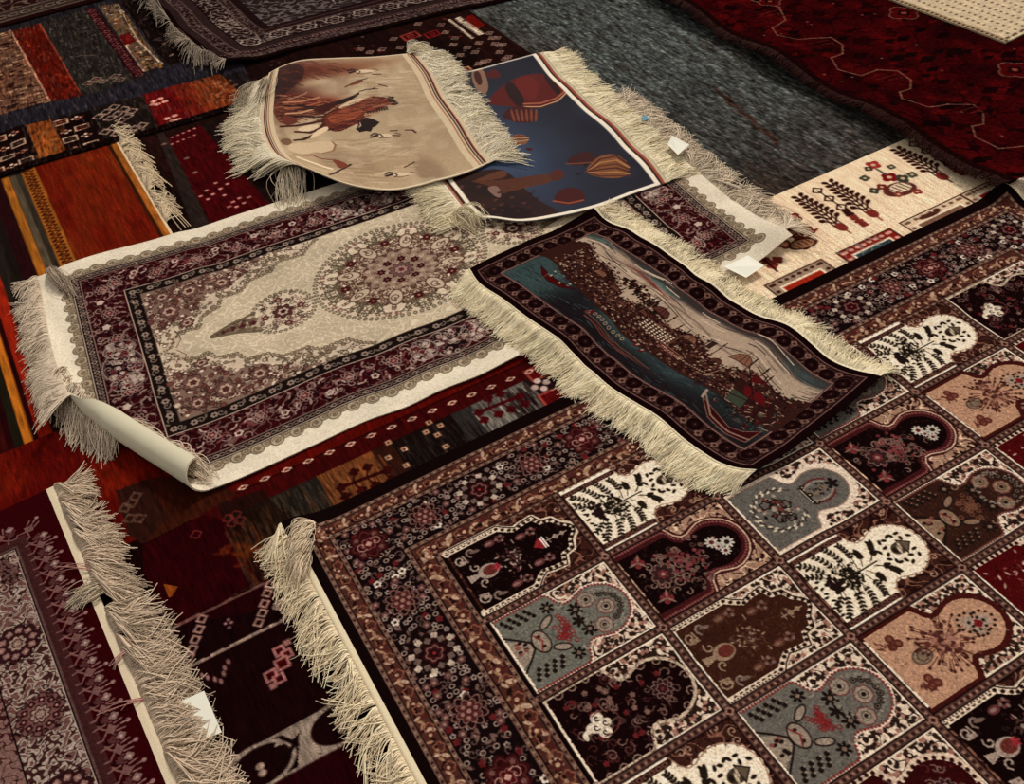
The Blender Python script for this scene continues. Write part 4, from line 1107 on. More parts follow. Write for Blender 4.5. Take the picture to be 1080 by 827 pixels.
        for k, (a, b) in enumerate(pp):
            an = math.atan2(b - y, a - x); cv.leaf(a, b, .009, .004, an + (.9 if k % 2 else pi + .9), (190, 176, 150) if k % 3 else (70, 56, 46))
        for k in range(70):
            xx, yy = U(.27 + rg.gauss(0, .06), rg.gauss(0, .09)); cv.ell(xx, yy, .0042, .003, rg.choice([dk, (110, 50, 46), (150, 136, 116), (74, 54, 46)]), rg.uniform(0, 3))
        for (p, q) in [(.22, .1), (.2, -.12), (.34, -.02), (.3, .14)]: F(p, q, .010, 5, dk, ring=.003)
        cv.rect(U(.53, 0)[0], U(.565, 0)[0], U(0, -.13)[1], U(0, .13)[1], dk); cv.rect(U(.537, 0)[0], U(.545, 0)[0], U(0, -.11)[1], U(0, .11)[1], (190, 176, 150))
        for q in (-.12, 0, .12): E_(.575, q, .0055, .0055, dk); E_(.575, q, .002, .002, (150, 130, 100))
        for k in range(34): E_(.61 + rg.uniform(0, .12), rg.gauss(0, .06), .003, .002, rg.choice([dk, (120, 100, 80)]), rg.uniform(0, 3))
        for sg in (-1, 1):
            x, y = U(.66, 0); cv.line([(x + .034 * math.cos(a), y + sg * .027 * math.sin(a)) for a in np.linspace(.6, 2.0, 9)], .0032, (108, 26, 30)); cv.line([(x + .03 * math.cos(a), y + sg * .021 * math.sin(a)) for a in np.linspace(.6, 2.4, 9)], .0018, (150, 140, 122))
        F(.80, 0, .014, 5, dk, depth=.6)
    elif kind == 'B':
        pk = (110, 44, 46); tn = (104, 80, 68)
        for k in range(64):
            p, q = .35 + rg.gauss(0, .14), rg.gauss(0, .15)
            if 0 < p < .8 and abs(q) < .32: cv.spiral(*U(p, q), rg.uniform(.006, .011), rg.uniform(.6, 1.1), rg.uniform(0, 6), .0021, rg.choice([tn, (84, 54, 48), (128, 100, 86)]))
        for k in range(60):
            p, q = .40 + rg.gauss(0, .11), rg.gauss(0, .11); F(p, q, .0042, 4, rg.choice([pk, (126, 60, 60), tn]))
        for (p, q) in [(.12, .25), (.12, -.25)]:
            for a in range(4): E_(p + .03 * math.cos(a * 1.57 + .5), q + .045 * math.sin(a * 1.57 + .5), .0055, .0055, (122, 42, 46))
            for a in range(6): cv.leaf(*U(p, q), .018, .004, a * 1.05, (128, 100, 84)) if a % 2 else None
        F(.22, 0, .022, 8, (60, 34, 32)); F(.22, 0, .022, 8, (118, 90, 80), ring=.0028); F(.22, 0, .010, 6, (110, 44, 46)); F(.22, 0, .004, 5, (150, 120, 104))
        for (p, q, r) in [(.80, .03, .014), (.70, -.05, .013), (.745, .11, .010), (.72, .03, .008)]:
            F(p, q, r, 9, (170, 164, 148), depth=.45); E_(p, q, r * .35, r * .35, (100, 30, 34) if r < .014 else (44, 32, 26))
    elif kind == 'T':
        br = (92, 44, 32); dk = (44, 34, 30)
        for (p, q) in [(.15, .24), (.15, -.24)]:
            for a in range(3): E_(p + .03 * math.cos(a * 2.1 + .5), q + .05 * math.sin(a * 2.1 + .5), .0078, .0078, br); E_(p + .03 * math.cos(a * 2.1 + .5), q + .05 * math.sin(a * 2.1 + .5), .004, .004, (120, 66, 50))
            for k in range(9): cv.leaf(*U(p - .06 + rg.gauss(0, .03), q + rg.gauss(0, .03)), .009, .003, rg.uniform(0, 6), br)
        E_(.24, 0, .017, .013, (126, 104, 82)); E_(.24, 0, .017, .013, (84, 66, 54), ring=.0022); F(.24, 0, .009, 6, (74, 58, 48), ring=.0022)
        for k in range(90):
            p, q = .45 + rg.gauss(0, .06), rg.gauss(0, .10); F(p, q, rg.uniform(.003, .005), 4, rg.choice([(96, 50, 42), (80, 38, 32), (150, 104, 84), (128, 84, 66)]))
        for k in range(44):
            a = rg.uniform(0, 6.28); x, y = U(.45, 0); r = rg.uniform(.03, .055); x1, y1 = x + r * 1.1 * math.cos(a), y + r * math.sin(a); cv.line([(x + r * .6 * math.cos(a), y + r * .6 * math.sin(a)), (x1, y1)], .0016, br); cv.ell(x1, y1, .0032, .0024, (70, 30, 24), a)
        for (p, q, r, n) in [(.80, .02, .018, 11), (.70, -.03, .018, 11), (.73, .08, .012, 9)]:
            for a in range(n): x, y = U(p, q); cv.ell(x + r * math.cos(a * 6.283 / n), y + r * math.sin(a * 6.283 / n), .0032, .0027, dk)
            F(p, q, r * .75, n, (150, 130, 112), depth=.4); E_(p, q, .003, .003, dk)
        F(.75, .02, .008, 4, (120, 26, 26))
    elif kind in 'KC':
        for k in range(70):
            p, q = rg.uniform(.05, .85), rg.uniform(-.38, .38)
            if p > .5 and abs(q) > .22: continue
            cv.spiral(*U(p, q), rg.uniform(.006, .012), rg.uniform(.6, 1.2), rg.uniform(0, 6), .0020, rg.choice([(96, 70, 62), (80, 34, 34), (116, 86, 74)]))
        for k in range(36):
            p, q = rg.uniform(.05, .85), rg.uniform(-.36, .36)
            if p > .5 and abs(q) > .2: continue
            F(p, q, .0052, 5, rg.choice([(104, 30, 32), (120, 88, 76), (70, 44, 42)]))
        F(.74, 0, .018, 10, (56, 26, 28)); F(.74, 0, .018, 10, (120, 92, 84), ring=.0022); F(.74, 0, .010, 7, (124, 96, 86), ring=.002); E_(.74, 0, .003, .003, (120, 40, 40))
        if kind == 'K':
            for (p, q, a, b, an) in [(.20, 0, .017, .0095, .4), (.235, .075, .0105, .010, 0), (.235, -.075, .0105, .010, 0), (.27, 0, .010, .008, 0), (.13, 0, .008, .004, 0), (.10, .03, .004, .007, 0)]:
                E_(p, q, a, b, (196, 184, 160), an)
            for (p, q) in [(.20, 0), (.235, .075), (.235, -.075), (.27, 0)]: cv.spiral(*U(p, q), .006, .8, 1, .0018, (34, 14, 14))
            cv.line([U(.30 + .0 * a, .0) for a in (0, 1)], .001, (0, 0, 0)); x, y = U(.26, 0)
            cv.line([(x + .026 * math.cos(a), y + .021 * math.sin(a)) for a in np.linspace(-2, 2, 14)], .0018, (110, 60, 54))
    elif kind in 'VN':
        lt = (150, 132, 116) if kind == 'V' else (140, 116, 90); pk = (100, 50, 50) if kind == 'V' else (96, 56, 42)
        # central footed urn with flowers
        cv.poly([U(.03, -.05), U(.03, .05), U(.12, .02), U(.12, -.02)], lt); E_(.20, 0, .020, .0155, lt); E_(.215, 0, .014, .011, (104, 44, 36)); cv.spiral(*U(.13, .11), .010, .9, 2, .0028, lt, 1); cv.spiral(*U(.13, -.11), .010, .9, 4, .0028, lt, -1)
        if kind == 'V': F(.27, 0, .009, 6, (150, 40, 48), depth=.5)
        for k in range(60):
            p, q = .42 + rg.gauss(0, .055), rg.gauss(0, .075); cv.leaf(*U(p, q), rg.uniform(.004, .010), .003, rg.uniform(0, 6), rg.choice([lt, pk, (84, 60, 52)]))
        for sg in (-1, 1):
            cv.spiral(*U(.055, .27 * sg), .012, 1.2, .5, .003, lt); cv.leaf(*U(.04, .25 * sg), .018, .006, .4, lt); cv.line([U(.03, .22 * sg), U(.10, .24 * sg), U(.09, .31 * sg)], .003, lt)
            cv.spiral(*U(.165, .31 * sg), .011, .8, 2, .0036, (124, 104, 92)); cv.leaf(*U(.15, .31 * sg), .02, .007, .2, (110, 90, 80))
            for (p, q) in [(.28, .30), (.52, .20)]:
                cv.leaf(*U(p, q * sg), .022, .014, 0, pk); cv.leaf(*U(p + .01, q * sg), .014, .006, 0, lt, al=.6)
                for a in range(6): E_(p + .14 + .03 * math.cos(a), (q + .03 * math.sin(a) * 1.2) * sg, .0034, .0034, (118, 92, 82) if a % 2 else pk)
            cv.rect(U(.485, 0)[0], U(.495, 0)[0], U(0, .19 * sg)[1] - .005, U(0, .19 * sg)[1] + .005, lt)
        if kind == 'V':
            cv.poly([U(.60, 0), U(.665, -.075), U(.70, -.05), U(.70, .05), U(.665, .075)], (140, 34, 38)); cv.line([U(.685, -.07), U(.685, .07)], .0028, (214, 204, 190)); cv.line([U(.705, -.07), U(.705, .07)], .0028, (214, 204, 190))
        else: cv.rect(U(.78, 0)[0], U(.80, 0)[0], U(0, -.06)[1], U(0, .06)[1], lt); cv.rect(U(.785, 0)[0], U(.795, 0)[0], U(0, -.05)[1], U(0, .05)[1], fld)
        cv.line([U(.74, -.04), U(.74, .04)], .002, lt); cv.line([U(.72, 0), U(.90, 0)], .0022, lt); F(.80, 0, .006, 4, lt); F(.86, 0, .005, 4, lt)
    elif kind == 'R':
        for k in range(80):
            p, q = rg.uniform(.04, .8), rg.uniform(-.36, .36)
            if p > .5 and abs(q) > .22: continue
            cv.leaf(*U(p, q), rg.uniform(.004, .011), .0035, rg.uniform(0, 6), rg.choice([(160, 134, 116), (120, 60, 54), (50, 14, 14), (176, 156, 138)]))
        F(.3, 0, .018, 6, (150, 130, 112), ring=.003); F(.3, 0, .008, 5, (170, 150, 130))
for (i, j), kd in KINDS.items(): panel(i, j, kd)
# dividing stripes
def divider(x0, x1, y0, y1, vert):
    cv.rect(x0, x1, y0, y1, (88, 60, 50))
    if vert:
        cv.rect(x0 - .0015, x0 + .001, y0, y1, (30, 12, 12)); cv.rect(x1 - .001, x1 + .0015, y0, y1, (30, 12, 12)); y = y0; k = 0
        while y < y1: cv.rect(x0 + .004, x1 - .004, y, y + .004, (58, 26, 24) if k % 2 else (140, 104, 86)); y += .0062; k += 1
    else:
        cv.rect(x0, x1, y0 - .0015, y0 + .001, (30, 12, 12)); cv.rect(x0, x1, y1 - .001, y1 + .0015, (30, 12, 12)); x = x0; k = 0
        while x < x1: cv.rect(x, x + .004, y0 + .004, y1 - .004, (58, 26, 24) if k % 2 else (140, 104, 86)); x += .0062; k += 1
for j in range(1, 6): divider(PX0, PX0 + 6 * PW, -.1755 + j * PH - .0068, -.1755 + j * PH + .0068, False)
for i in range(1, 6): divider(PX0 + i * PW - .0068, PX0 + i * PW + .0068, -.172, .76, True)
for i in range(1, 6):
    for j in range(1, 6): cv.flower(PX0 + i * PW, -.1755 + j * PH, .008, 4, (140, 104, 86)); cv.flower(PX0 + i * PW, -.1755 + j * PH, .004, 4, (60, 26, 24))
cv.sat(.84); cv.grain(.10, .0020, .0020, 101)
R.build(cv, M_PILE)
R.hem('left', .012, 0.035, 1.0, (200, 192, 160), ribs=False); R.hem('right', .012, 0, 1, (200, 192, 160), ribs=False)
R.fringe('left', .062, 1500, .0, 1.0, rad=.0011, mess=.26, col=(208, 198, 166), seed=31, rise=.013, clump=.28, curl=.5, K=10, skew=-.18)
panel_rug = R
R.fringe('right', .060, 420, .006, .12, rad=.0013, mess=.45, col=(190, 178, 156), seed=32, rise=.02, clump=.5, curl=.6, skew=.95)

# ================================================================== red carpet with cream border, lower left
R = Rug('floral_carpet', 'dark red carpet with a cream flowered border and a tangled grey fringe, lower left corner', 'carpet', 0.008,
        frame=((57, 514), 27.7), box=(-0.62, 0.0, 0.0, 0.95), back=(170, 160, 130))
cv = Cv(-.62, 0.0, 0.0, .95, .0014, (62, 4, 10)); L = R.at
G_ = (118, 84, 78); CR = (150, 136, 122); MR = (44, 8, 12)
xf = L(88, 757)[0]; xg = L(10, 757)[0]
cv.rect(-.62, 0, 0, .95, (60, 3, 9))
yb_ = L(21, 573)[1]
# inner borders
cv.rect(-.62, xf, yb_, .95, (64, 34, 34)); cv.rect(-.62, xf - .006, yb_ + .006, .95, (92, 66, 60)); cv.rect(-.62, xf - .010, yb_ + .010, .95, (28, 10, 12)); cv.rect(-.62, xf - .0125, yb_ + .0125, .95, CR)
wB = xf - .0125 - xg; x0b, y0b = xf - .0125, yb_ + .0125
inb = lambda X, Y: (X < x0b - .002) & (Y > y0b + .002) & ((X > xg) | (Y < y0b + wB))
cv.scroll(-.62, x0b, y0b, .95, 170, (66, 34, 32), .42, 3.0, where=inb, fill=(104, 70, 64))
rg = random.Random(44)
for k in range(380):
    x, y = rg.uniform(-.6, x0b - .01), rg.uniform(y0b + .01, .94)
    if not inb(np.array(x), np.array(y)): continue
    cv.leaf(x, y, rg.uniform(.008, .014), .005, rg.uniform(0, 6), rg.choice([(44, 18, 20), (80, 40, 38), (60, 26, 26)]))
def bl_medal(x, y, k):
    cv.flower(x, y, wB * .46, 10, (54, 24, 24), depth=.18, sy=1.0); cv.flower(x, y, wB * .435, 10, (108, 72, 68) if k % 2 else (60, 26, 28), depth=.18)
    for a in range(10):
        q = a * pi / 5; cv.flower(x + wB * .30 * math.cos(q), y + wB * .30 * math.sin(q), wB * .075, 4, (58, 14, 18) if k % 2 else (128, 96, 88), ang=q); cv.ell(x + wB * .30 * math.cos(q), y + wB * .30 * math.sin(q), wB * .025, wB * .025, (150, 120, 108))
    cv.flower(x, y, wB * .19, 8, (140, 118, 104)); cv.flower(x, y, wB * .19, 8, (44, 18, 18), ring=.0025); cv.flower(x, y, wB * .10, 8, (62, 26, 26), ring=.0025)
    for a in range(10):
        q = (a + .5) * pi / 5; cv.spiral(x + wB * .40 * math.cos(q), y + wB * .40 * math.sin(q), .009, 1, q, .002, (44, 18, 18))
xm = (x0b + xg) / 2; ym0 = L(28, 675)[1]; ym1 = L(47, 752)[1]; st = ym1 - ym0
for k in range(-1, 6): bl_medal(xm, ym0 + st * k, k)
for k in range(1, 5): bl_medal(xm - st * k * 1.0, y0b + wB / 2, k)
cv.flower(xm, y0b + wB / 2, wB * .44, 8, (100, 70, 64), depth=.2); cv.scroll(xm - wB * .4, xm + wB * .4, y0b + .005, y0b + wB * .9, 260, (40, 18, 18), .5, 1.2)
for k in range(14): cv.spiral(xm + rg.gauss(0, .02), y0b + wB / 2 + rg.gauss(0, .02), .010, 1, rg.uniform(0, 6), .0022, (150, 130, 116))
# next band inwards
cv.rect(-.62, xg, y0b + wB, .95, (32, 12, 12)); cv.rect(-.62, xg - .003, y0b + wB + .003, .95, (120, 90, 82)); cv.scroll(-.62, xg - .003, y0b + wB + .003, .95, 190, (64, 28, 28), .5, 1.0)
cv.rect(-.62, xg - .055, y0b + wB + .055, .95, (32, 12, 12)); cv.rect(-.62, xg - .058, y0b + wB + .058, .95, (140, 120, 110)); cv.rect(-.62, xg - .062, y0b + wB + .062, .95, (56, 10, 16)); cv.scroll(-.62, xg - .062, y0b + wB + .062, .95, 120, (130, 110, 100), .4, 2.0)
# lacy finials on the red ground
stp = .0425
def finial(x, y, dx, dy, big):
    nx, ny = -dy, dx
    def Q(a, b): return (x + dx * a + nx * b, y + dy * a + ny * b)
    if big:
        cv.line([Q(-.003, -.012), Q(.006, -.013), Q(.012, -.006), Q(.018, 0)], .003, G_); cv.line([Q(-.003, .012), Q(.006, .013), Q(.012, .006), Q(.018, 0)], .003, G_)
        cv.poly([Q(.014, 0), Q(.023, -.011), Q(.030, -.002), Q(.040, 0), Q(.030, .004), Q(.023, .011)], (112, 78, 74)); cv.line([Q(.030, -.008), Q(.044, -.010)], .003, (120, 90, 84)); cv.line([Q(.030, .008), Q(.044, .010)], .003, (120, 90, 84))
        cv.line([Q(.04, 0), Q(.05, 0)], .003, (130, 100, 94)); cv.ell(*Q(.052, 0), .004, .004, (134, 104, 98))
    else:
        cv.spiral(*Q(.012, 0), .0105, .7, 1, .003, G_); cv.flower(*Q(.010, 0), .006, 4, MR); cv.flower(*Q(.020, 0), .008, 4, (84, 48, 46)); cv.flower(*Q(.034, 0), .0082, 4, (124, 98, 92)); cv.ell(*Q(.034, 0), .0028, .0028, (160, 136, 124)); cv.ell(*Q(.026, .008), .003, .002, (94, 60, 58)); cv.ell(*Q(.026, -.008), .003, .002, (94, 60, 58))
cv.rect(xf, xf + .014, yb_ - .014, .95, (70, 34, 34)); cv.rect(-.62, xf + .014, yb_ - .014, yb_, (70, 34, 34))
y = yb_ + .01; k = 0
while y < .94:
    finial(xf + .010, y, 1, 0, k % 2); y += stp / 2; k += 1
x = xf - .01; k = 0
while x > -.6:
    finial(x, yb_ - .010, 0, -1, k % 2); x -= stp / 2; k += 1
finial(xf + .006, yb_ - .006, .707, -.707, 1)
cv.sat(.88); cv.grain(.10, .002, .002, 111)
R.build(cv, M_PILE)
R.hem('left', .001, 0, 1, name='selvage') if False else None
R.hem('right', .015, 0.0, 1.0, (186, 176, 148), ribs=False)
R.fringe('right', .075, 1300, .0, .34, rad=.0012, mess=.20, col=(182, 168, 144), seed=41, rise=.020, clump=.30, curl=.34, K=11, skew=.78)
R.fringe('right', .085, 1950, .38, .965, rad=.0012, mess=.24, col=(182, 168, 144), seed=42, rise=.022, clump=.36, curl=.42, K=11, skew=.62)
# a bunch thrown back over the red ground
rg_ = np.random.default_rng(5)
def tuft(R, pts_from, pts_to, n, rad, col, seed, arch=.015, spread=.01):
    rg = np.random.default_rng(seed); K = 9; path = np.empty((n, K, 3)); fld = smooth_field(HF, 1, 1)
    a = np.array(P(*pts_from, .02)); b = np.array(P(*pts_to, .02)); t = np.linspace(0, 1, K)
    sd = np.array([-(b - a)[1], (b - a)[0]]); sd /= np.linalg.norm(sd)
    for i in range(n):
        s0 = a + sd * rg.normal() * spread * .6; e = b + sd * rg.normal() * spread * 1.8 + (b - a) * rg.normal() * .15
        c = rg.normal() * spread * 1.5
        xy = s0[None] * (1 - t)[:, None] + e[None] * t[:, None] + sd[None] * (c * np.sin(t * pi))[:, None]
        path[i, :, :2] = xy; path[i, :, 2] = sample(fld, xy[:, 0], xy[:, 1]) + rad + arch * rg.uniform(.1, 1) * np.sin(t * pi)
    return R._tubes(path, rad, col, rg, 'fringe_tuft')
for i_ in range(7):
    tuft(panel_rug, (331 - i_, 553 + 6 * i_), (312 - 1.4 * i_, 572 + 9 * i_), 46, .0011, (200, 188, 160), 300 + i_, arch=.022, spread=.006)
tuft(R, (118, 612), (80, 633), 90, .0010, (176, 166, 142), 3, spread=.007)
tuft(R, (112, 602), (66, 598), 5, .0008, (176, 130, 120), 4, spread=.003)
tuft(R, (140, 680), (118, 705), 8, .0008, (176, 140, 130), 5, spread=.004)
tuft(R, (152, 735), (112, 745), 5, .0008, (176, 130, 120), 6, spread=.004)
tag = [(187, 741), (216, 730), (233, 771), (208, 781)]
zz = .026
slab('price_tag', [P(x, y, zz) for x, y in tag], [zz, zz + .004, zz - .004, zz - .006], .001, M_TAG, R.empty)
floral = R

# ================================================================== ivory medallion carpet
O_ = P(60, 285, .014); a_ = math.radians(19.5); E1 = np.array([math.cos(a_), math.sin(a_)]); E2 = np.array([math.sin(a_), -math.cos(a_)])
wp = lambda s_, t_: tuple(O_ + E1 * s_ + E2 * t_)
SL, SR, TB = -.048, 1.612, .945
def lf(S, T):
    a = 0.0
    b = .035 * np.exp(-(((S - SR) / .07) ** 2 + ((T - TB) / .12) ** 2))
    return a + b + .003 * (1 + np.sin(S * 7 + 1)) * np.exp(-((T - TB) / .10) ** 2)
AX0 = np.array(P(100, 420, .03)); AX1 = np.array(P(206, 508, .02))
AXD = (AX1 - AX0) / np.linalg.norm(AX1 - AX0); AXN = np.array([AXD[1], -AXD[0]])
if AXN @ (np.array(wp(SL, TB)) - AX0) < 0: AXN = -AXN
def roll(X, Y, Z):
    d = (X - AX0[0]) * AXN[0] + (Y - AX0[1]) * AXN[1]
    t_ = (X - O_[0]) * E2[0] + (Y - O_[1]) * E2[1]; s_ = (X - O_[0]) * E1[0] + (Y - O_[1]) * E1[1]
    ax = np.interp(t_, [-.1, .06, .15, .30, .45, .56, .64, .70, .93, 1.1], [SL - .03, SL - .004, SL + .012, SL + .035, SL + .055, SL + .068, SL + .086, .064, .185, .27])
    r = np.interp(t_, [.05, .30, .55, .68], [.045, .045, .036, .0265])
    d = (ax - s_) * .89
    dp = np.maximum(d, 0)
    ph = dp / r; rr = r * (1 - .04 * ph)
    return X - AXN[0] * dp + AXN[0] * rr * np.sin(ph), Y - AXN[1] * dp + AXN[1] * rr * np.sin(ph), Z + r - rr * np.cos(ph)
tl = (45, 282)
R = Rug('medallion_carpet', 'ivory carpet with a round flowered medallion and wine red border, one corner rolled up', 'carpet', 0.004,
        box=(SL, SR, 0, TB), edges={
        'top': [('w', *wp(SL, -.004)), ('w', *wp(.08, -.012)), ('w', *wp(.25, .004)), ('w', *wp(.5, .0)), ('w', *wp(.8, 0)), ('w', *wp(1.2, 0)), ('w', *wp(SR, 0))],
        'right': [('w', *wp(SR, 0)), ('w', *wp(SR - .004, .45)), ('w', *wp(SR, TB - .06))],
        'bottom': [('w', *wp(SL, TB)), ('w', *wp(.16, TB + .006)), (240, 511), (330, 470), (388, 443), (430, 428.5), (466, 411.5), (505, 397), (546, 377), ('w', *wp(1.2, TB - .03)), ('w', *wp(SR, TB - .06))],
        'left': [('w', *wp(SL, -.004)), ('w', *wp(SL, .5)), ('w', *wp(SL, TB))]}, corners=[(45, 282), (640, 100), (806, 248), (100, 548)], lift=lf, roll=roll, back=(200, 192, 166))
IV = (202, 194, 168)
cv = Cv(SL, SR, 0, TB, .0015, IV)
R_at = lambda x, y: ((np.array(P(x, y, .016)) - O_) @ E1, (np.array(P(x, y, .016)) - O_) @ E2)
xa, xb, ya, yb = SL, SR, 0.0, TB
def inset(d): return xa + d, xb - d, ya + d, yb - d
def box_(d, col): i = inset(d); cv.rect(i[0], i[1], i[2], i[3], col)
# lace
TP = (108, 92, 70); TL_ = (160, 146, 118)
def around(d, step, fn):
    x0, x1, y0, y1 = inset(d)
    n = int((x1 - x0) / step)
    for k in range(n + 1):
        f = x0 + (x1 - x0) * k / n; fn(f, y0, 1, 0, 0, 1, k); fn(f, y1, -1, 0, 0, -1, k)
    n = int((y1 - y0) / step)
    for k in range(1, n):
        f = y0 + (y1 - y0) * k / n; fn(x0, f, 0, -1, 1, 0, k); fn(x1, f, 0, 1, -1, 0, k)
def lace(x, y, tx, ty, nx, ny, k):
    # nx, ny point inwards
    def Q(a, b): return (x + tx * a + nx * b, y + ty * a + ny * b)
    if k % 2 == 0:
        cv.ell(*Q(0, .004), .0145, .015, TL_); cv.ell(*Q(0, .004), .0145, .015, TP, ring=.0028); cv.spiral(*Q(0, .003), .0105, 1.3, k, .0028, TP); cv.flower(*Q(.0, .004), .0045, 5, (120, 96, 76))
    else:
        cv.ell(*Q(0, .010), .011, .011, (150, 136, 108)); cv.ell(*Q(0, .010), .011, .011, TP, ring=.0024); cv.spiral(*Q(.0, .010), .0075, 1.2, k * 2, .0024, TP); cv.ell(*Q(-.011, .002), .004, .003, TL_)
box_(.066, (176, 166, 140)); around(.055, .0215, lace)
box_(.071, (64, 48, 40)); box_(.0735, (186, 172, 148)); box_(.0755, (44, 26, 24))
def chainlet(x, y, tx, ty, nx, ny, k):
    cv.ell(x, y, .0052, .0042, (120, 104, 92) if k % 3 else (150, 132, 114), ring=.0024)
    if k % 2: cv.ell(x + tx * .006, y + ty * .006, .002, .002, (104, 40, 40))
around(.0855, .0125, chainlet)
box_(.0955, (150, 130, 112)); box_(.0975, (66, 12, 17))
# wine red main border
XM = inset(.0975); XI = inset(.192)
inm = lambda X, Y: (X > XM[0]) & (X < XM[1]) & (Y > XM[2]) & (Y < XM[3]) & ~((X > XI[0]) & (X < XI[1]) & (Y > XI[2]) & (Y < XI[3]))
PK = (138, 112, 100)
cv.scroll(xa, xb, ya, yb, 128, (112, 80, 74), .26, 1.3, mx=(xa + xb) / 2, my=(ya + yb) / 2, where=inm)
cv.scroll(xa, xb, ya, yb, 140, (34, 10, 13), .30, 4.3, mx=(xa + xb) / 2, my=(ya + yb) / 2, where=inm, al=.8)
rg = random.Random(77)
def sym(x, y, fn):
    for sx_, sy_ in ((1, 1), (-1, 1), (1, -1), (-1, -1)):
        fn((xa + xb) / 2 + sx_ * x, (ya + yb) / 2 + sy_ * y, sx_, sy_)
hx, hy = (xb - xa) / 2, (yb - ya) / 2
def rose(x, y, r):
    cv.flower(x, y, r, 8, (52, 14, 18)); cv.flower(x, y, r, 8, PK, ring=.003); cv.flower(x, y, r * .62, 6, (110, 40, 42)); cv.flower(x, y, r * .62, 6, (160, 132, 118), ring=.0024); cv.ell(x, y, r * .2, r * .2, (150, 120, 104))
def petal(x, y, a, c): cv.leaf(x, y, .015, .0055, a, c); cv.leaf(x, y, .010, .0045, a + 2.2, c)
dm = .145
k = 0; q = .03
while q < hx - dm:
    off = .018 * (1 if k % 2 else -1)
    if k % 2 == 0: sym(q, hy - dm + off * .4, lambda x, y, a, b: rose(x, y, .019))
    else: sym(q, hy - dm + off, lambda x, y, a, b: (cv.flower(x, y, .0105, 5, (176, 156, 140)), cv.flower(x, y, .005, 5, (90, 24, 28))))
    for j in range(6):
        rx, ry, ra = q + rg.uniform(-.03, .03), rg.uniform(-.036, .036), rg.uniform(0, 6)
        c = rg.choice([PK, (120, 60, 60), (164, 140, 126)]); sym(rx, hy - dm + ry, lambda x, y, a, b: petal(x, y, ra * a, c))
    for j in range(2):
        rx, ry, ra = q + rg.uniform(-.03, .03), rg.uniform(-.034, .034), rg.uniform(0, 6)
        sym(rx, hy - dm + ry, lambda x, y, a, b: cv.spiral(x, y, .013, .8, ra, .0028, PK, a * b))
    q += .052; k += 1
k = 0; q = .10
while q < hy - dm + .01:
    if k % 2 == 0: sym(hx - dm, q, lambda x, y, a, b: rose(x, y, .019))
    else: sym(hx - dm + .014, q, lambda x, y, a, b: cv.flower(x, y, .0105, 5, (176, 156, 140)))
    for j in range(3):
        rx, ry, ra = rg.uniform(-.036, .036), q + rg.uniform(-.03, .03), rg.uniform(0, 6)
        sym(hx - dm + rx, ry, lambda x, y, a, b: petal(x, y, ra * a, PK)); sym(hx - dm + ry * .1 - rx, ry, lambda x, y, a, b: cv.spiral(x, y, .012, .8, ra, .0028, PK, a * b))
    q += .052; k += 1
# dark cartouches in the middle of the short sides
def cart(x, y, rx, ry):
    cv.ell(x, y, rx, ry, (38, 18, 20)); cv.ell(x, y, rx, ry, (140, 120, 108), ring=.0028); cv.ell(x, y, rx * .9, ry * .92, (90, 70, 64), ring=.002)
    for k in range(60):
        a, r = rg.uniform(0, 6.28), rg.uniform(0, .85) ** .6; px, py = x + rx * r * math.cos(a), y + ry * r * math.sin(a)
        cv.spiral(px, py, .009, .9, a, .0022, rg.choice([(140, 116, 104), (100, 60, 58), (160, 144, 128)]))
        if k % 3 == 0: cv.flower(px, py, .006, 5, rg.choice([(170, 154, 138), (100, 30, 34)]))
for x in (xa + .145, xb - .145):
    for dy in (0, -.062, .062): cart(x, (ya + yb) / 2 + dy, .046 if dy == 0 else .036, .056 if dy == 0 else .03)
for y in (ya + .145, yb - .145):
    for dx in (0, -.062, .062): cart((xa + xb) / 2 + dx, y, .056 if dx == 0 else .03, .046 if dx == 0 else .036)
# inner guard and field
box_(.192, (170, 152, 130)); box_(.1945, (34, 22, 20))
def g2(x, y, tx, ty, nx, ny, k):
    if k % 3 == 0: cv.flower(x, y, .009, 6, (140, 122, 106)); cv.ell(x, y, .003, .003, (50, 20, 20))
    elif k % 3 == 1: cv.spiral(x, y, .009, 1, k, .0025, (120, 106, 92))
    else: cv.leaf(x - .005, y, .014, .006, k, (104, 90, 76))
around(.2105, .0145, g2)
box_(.2265, (110, 92, 76)); box_(.229, (186, 172, 146))
FX0, FX1, FY0, FY1 = inset(.229)
cx, cy = (xa + xb) / 2, (ya + yb) / 2
fld = lambda X, Y: (X > FX0) & (X < FX1) & (Y > FY0) & (Y < FY1)
cv.rect(FX0, FX1, FY0, FY1, (194, 182, 152)); cv.scroll(FX0, FX1, FY0, FY1, 105, (168, 154, 124), .7, 2.2, mx=cx, my=cy, fill=(170, 156, 126), al=.75)
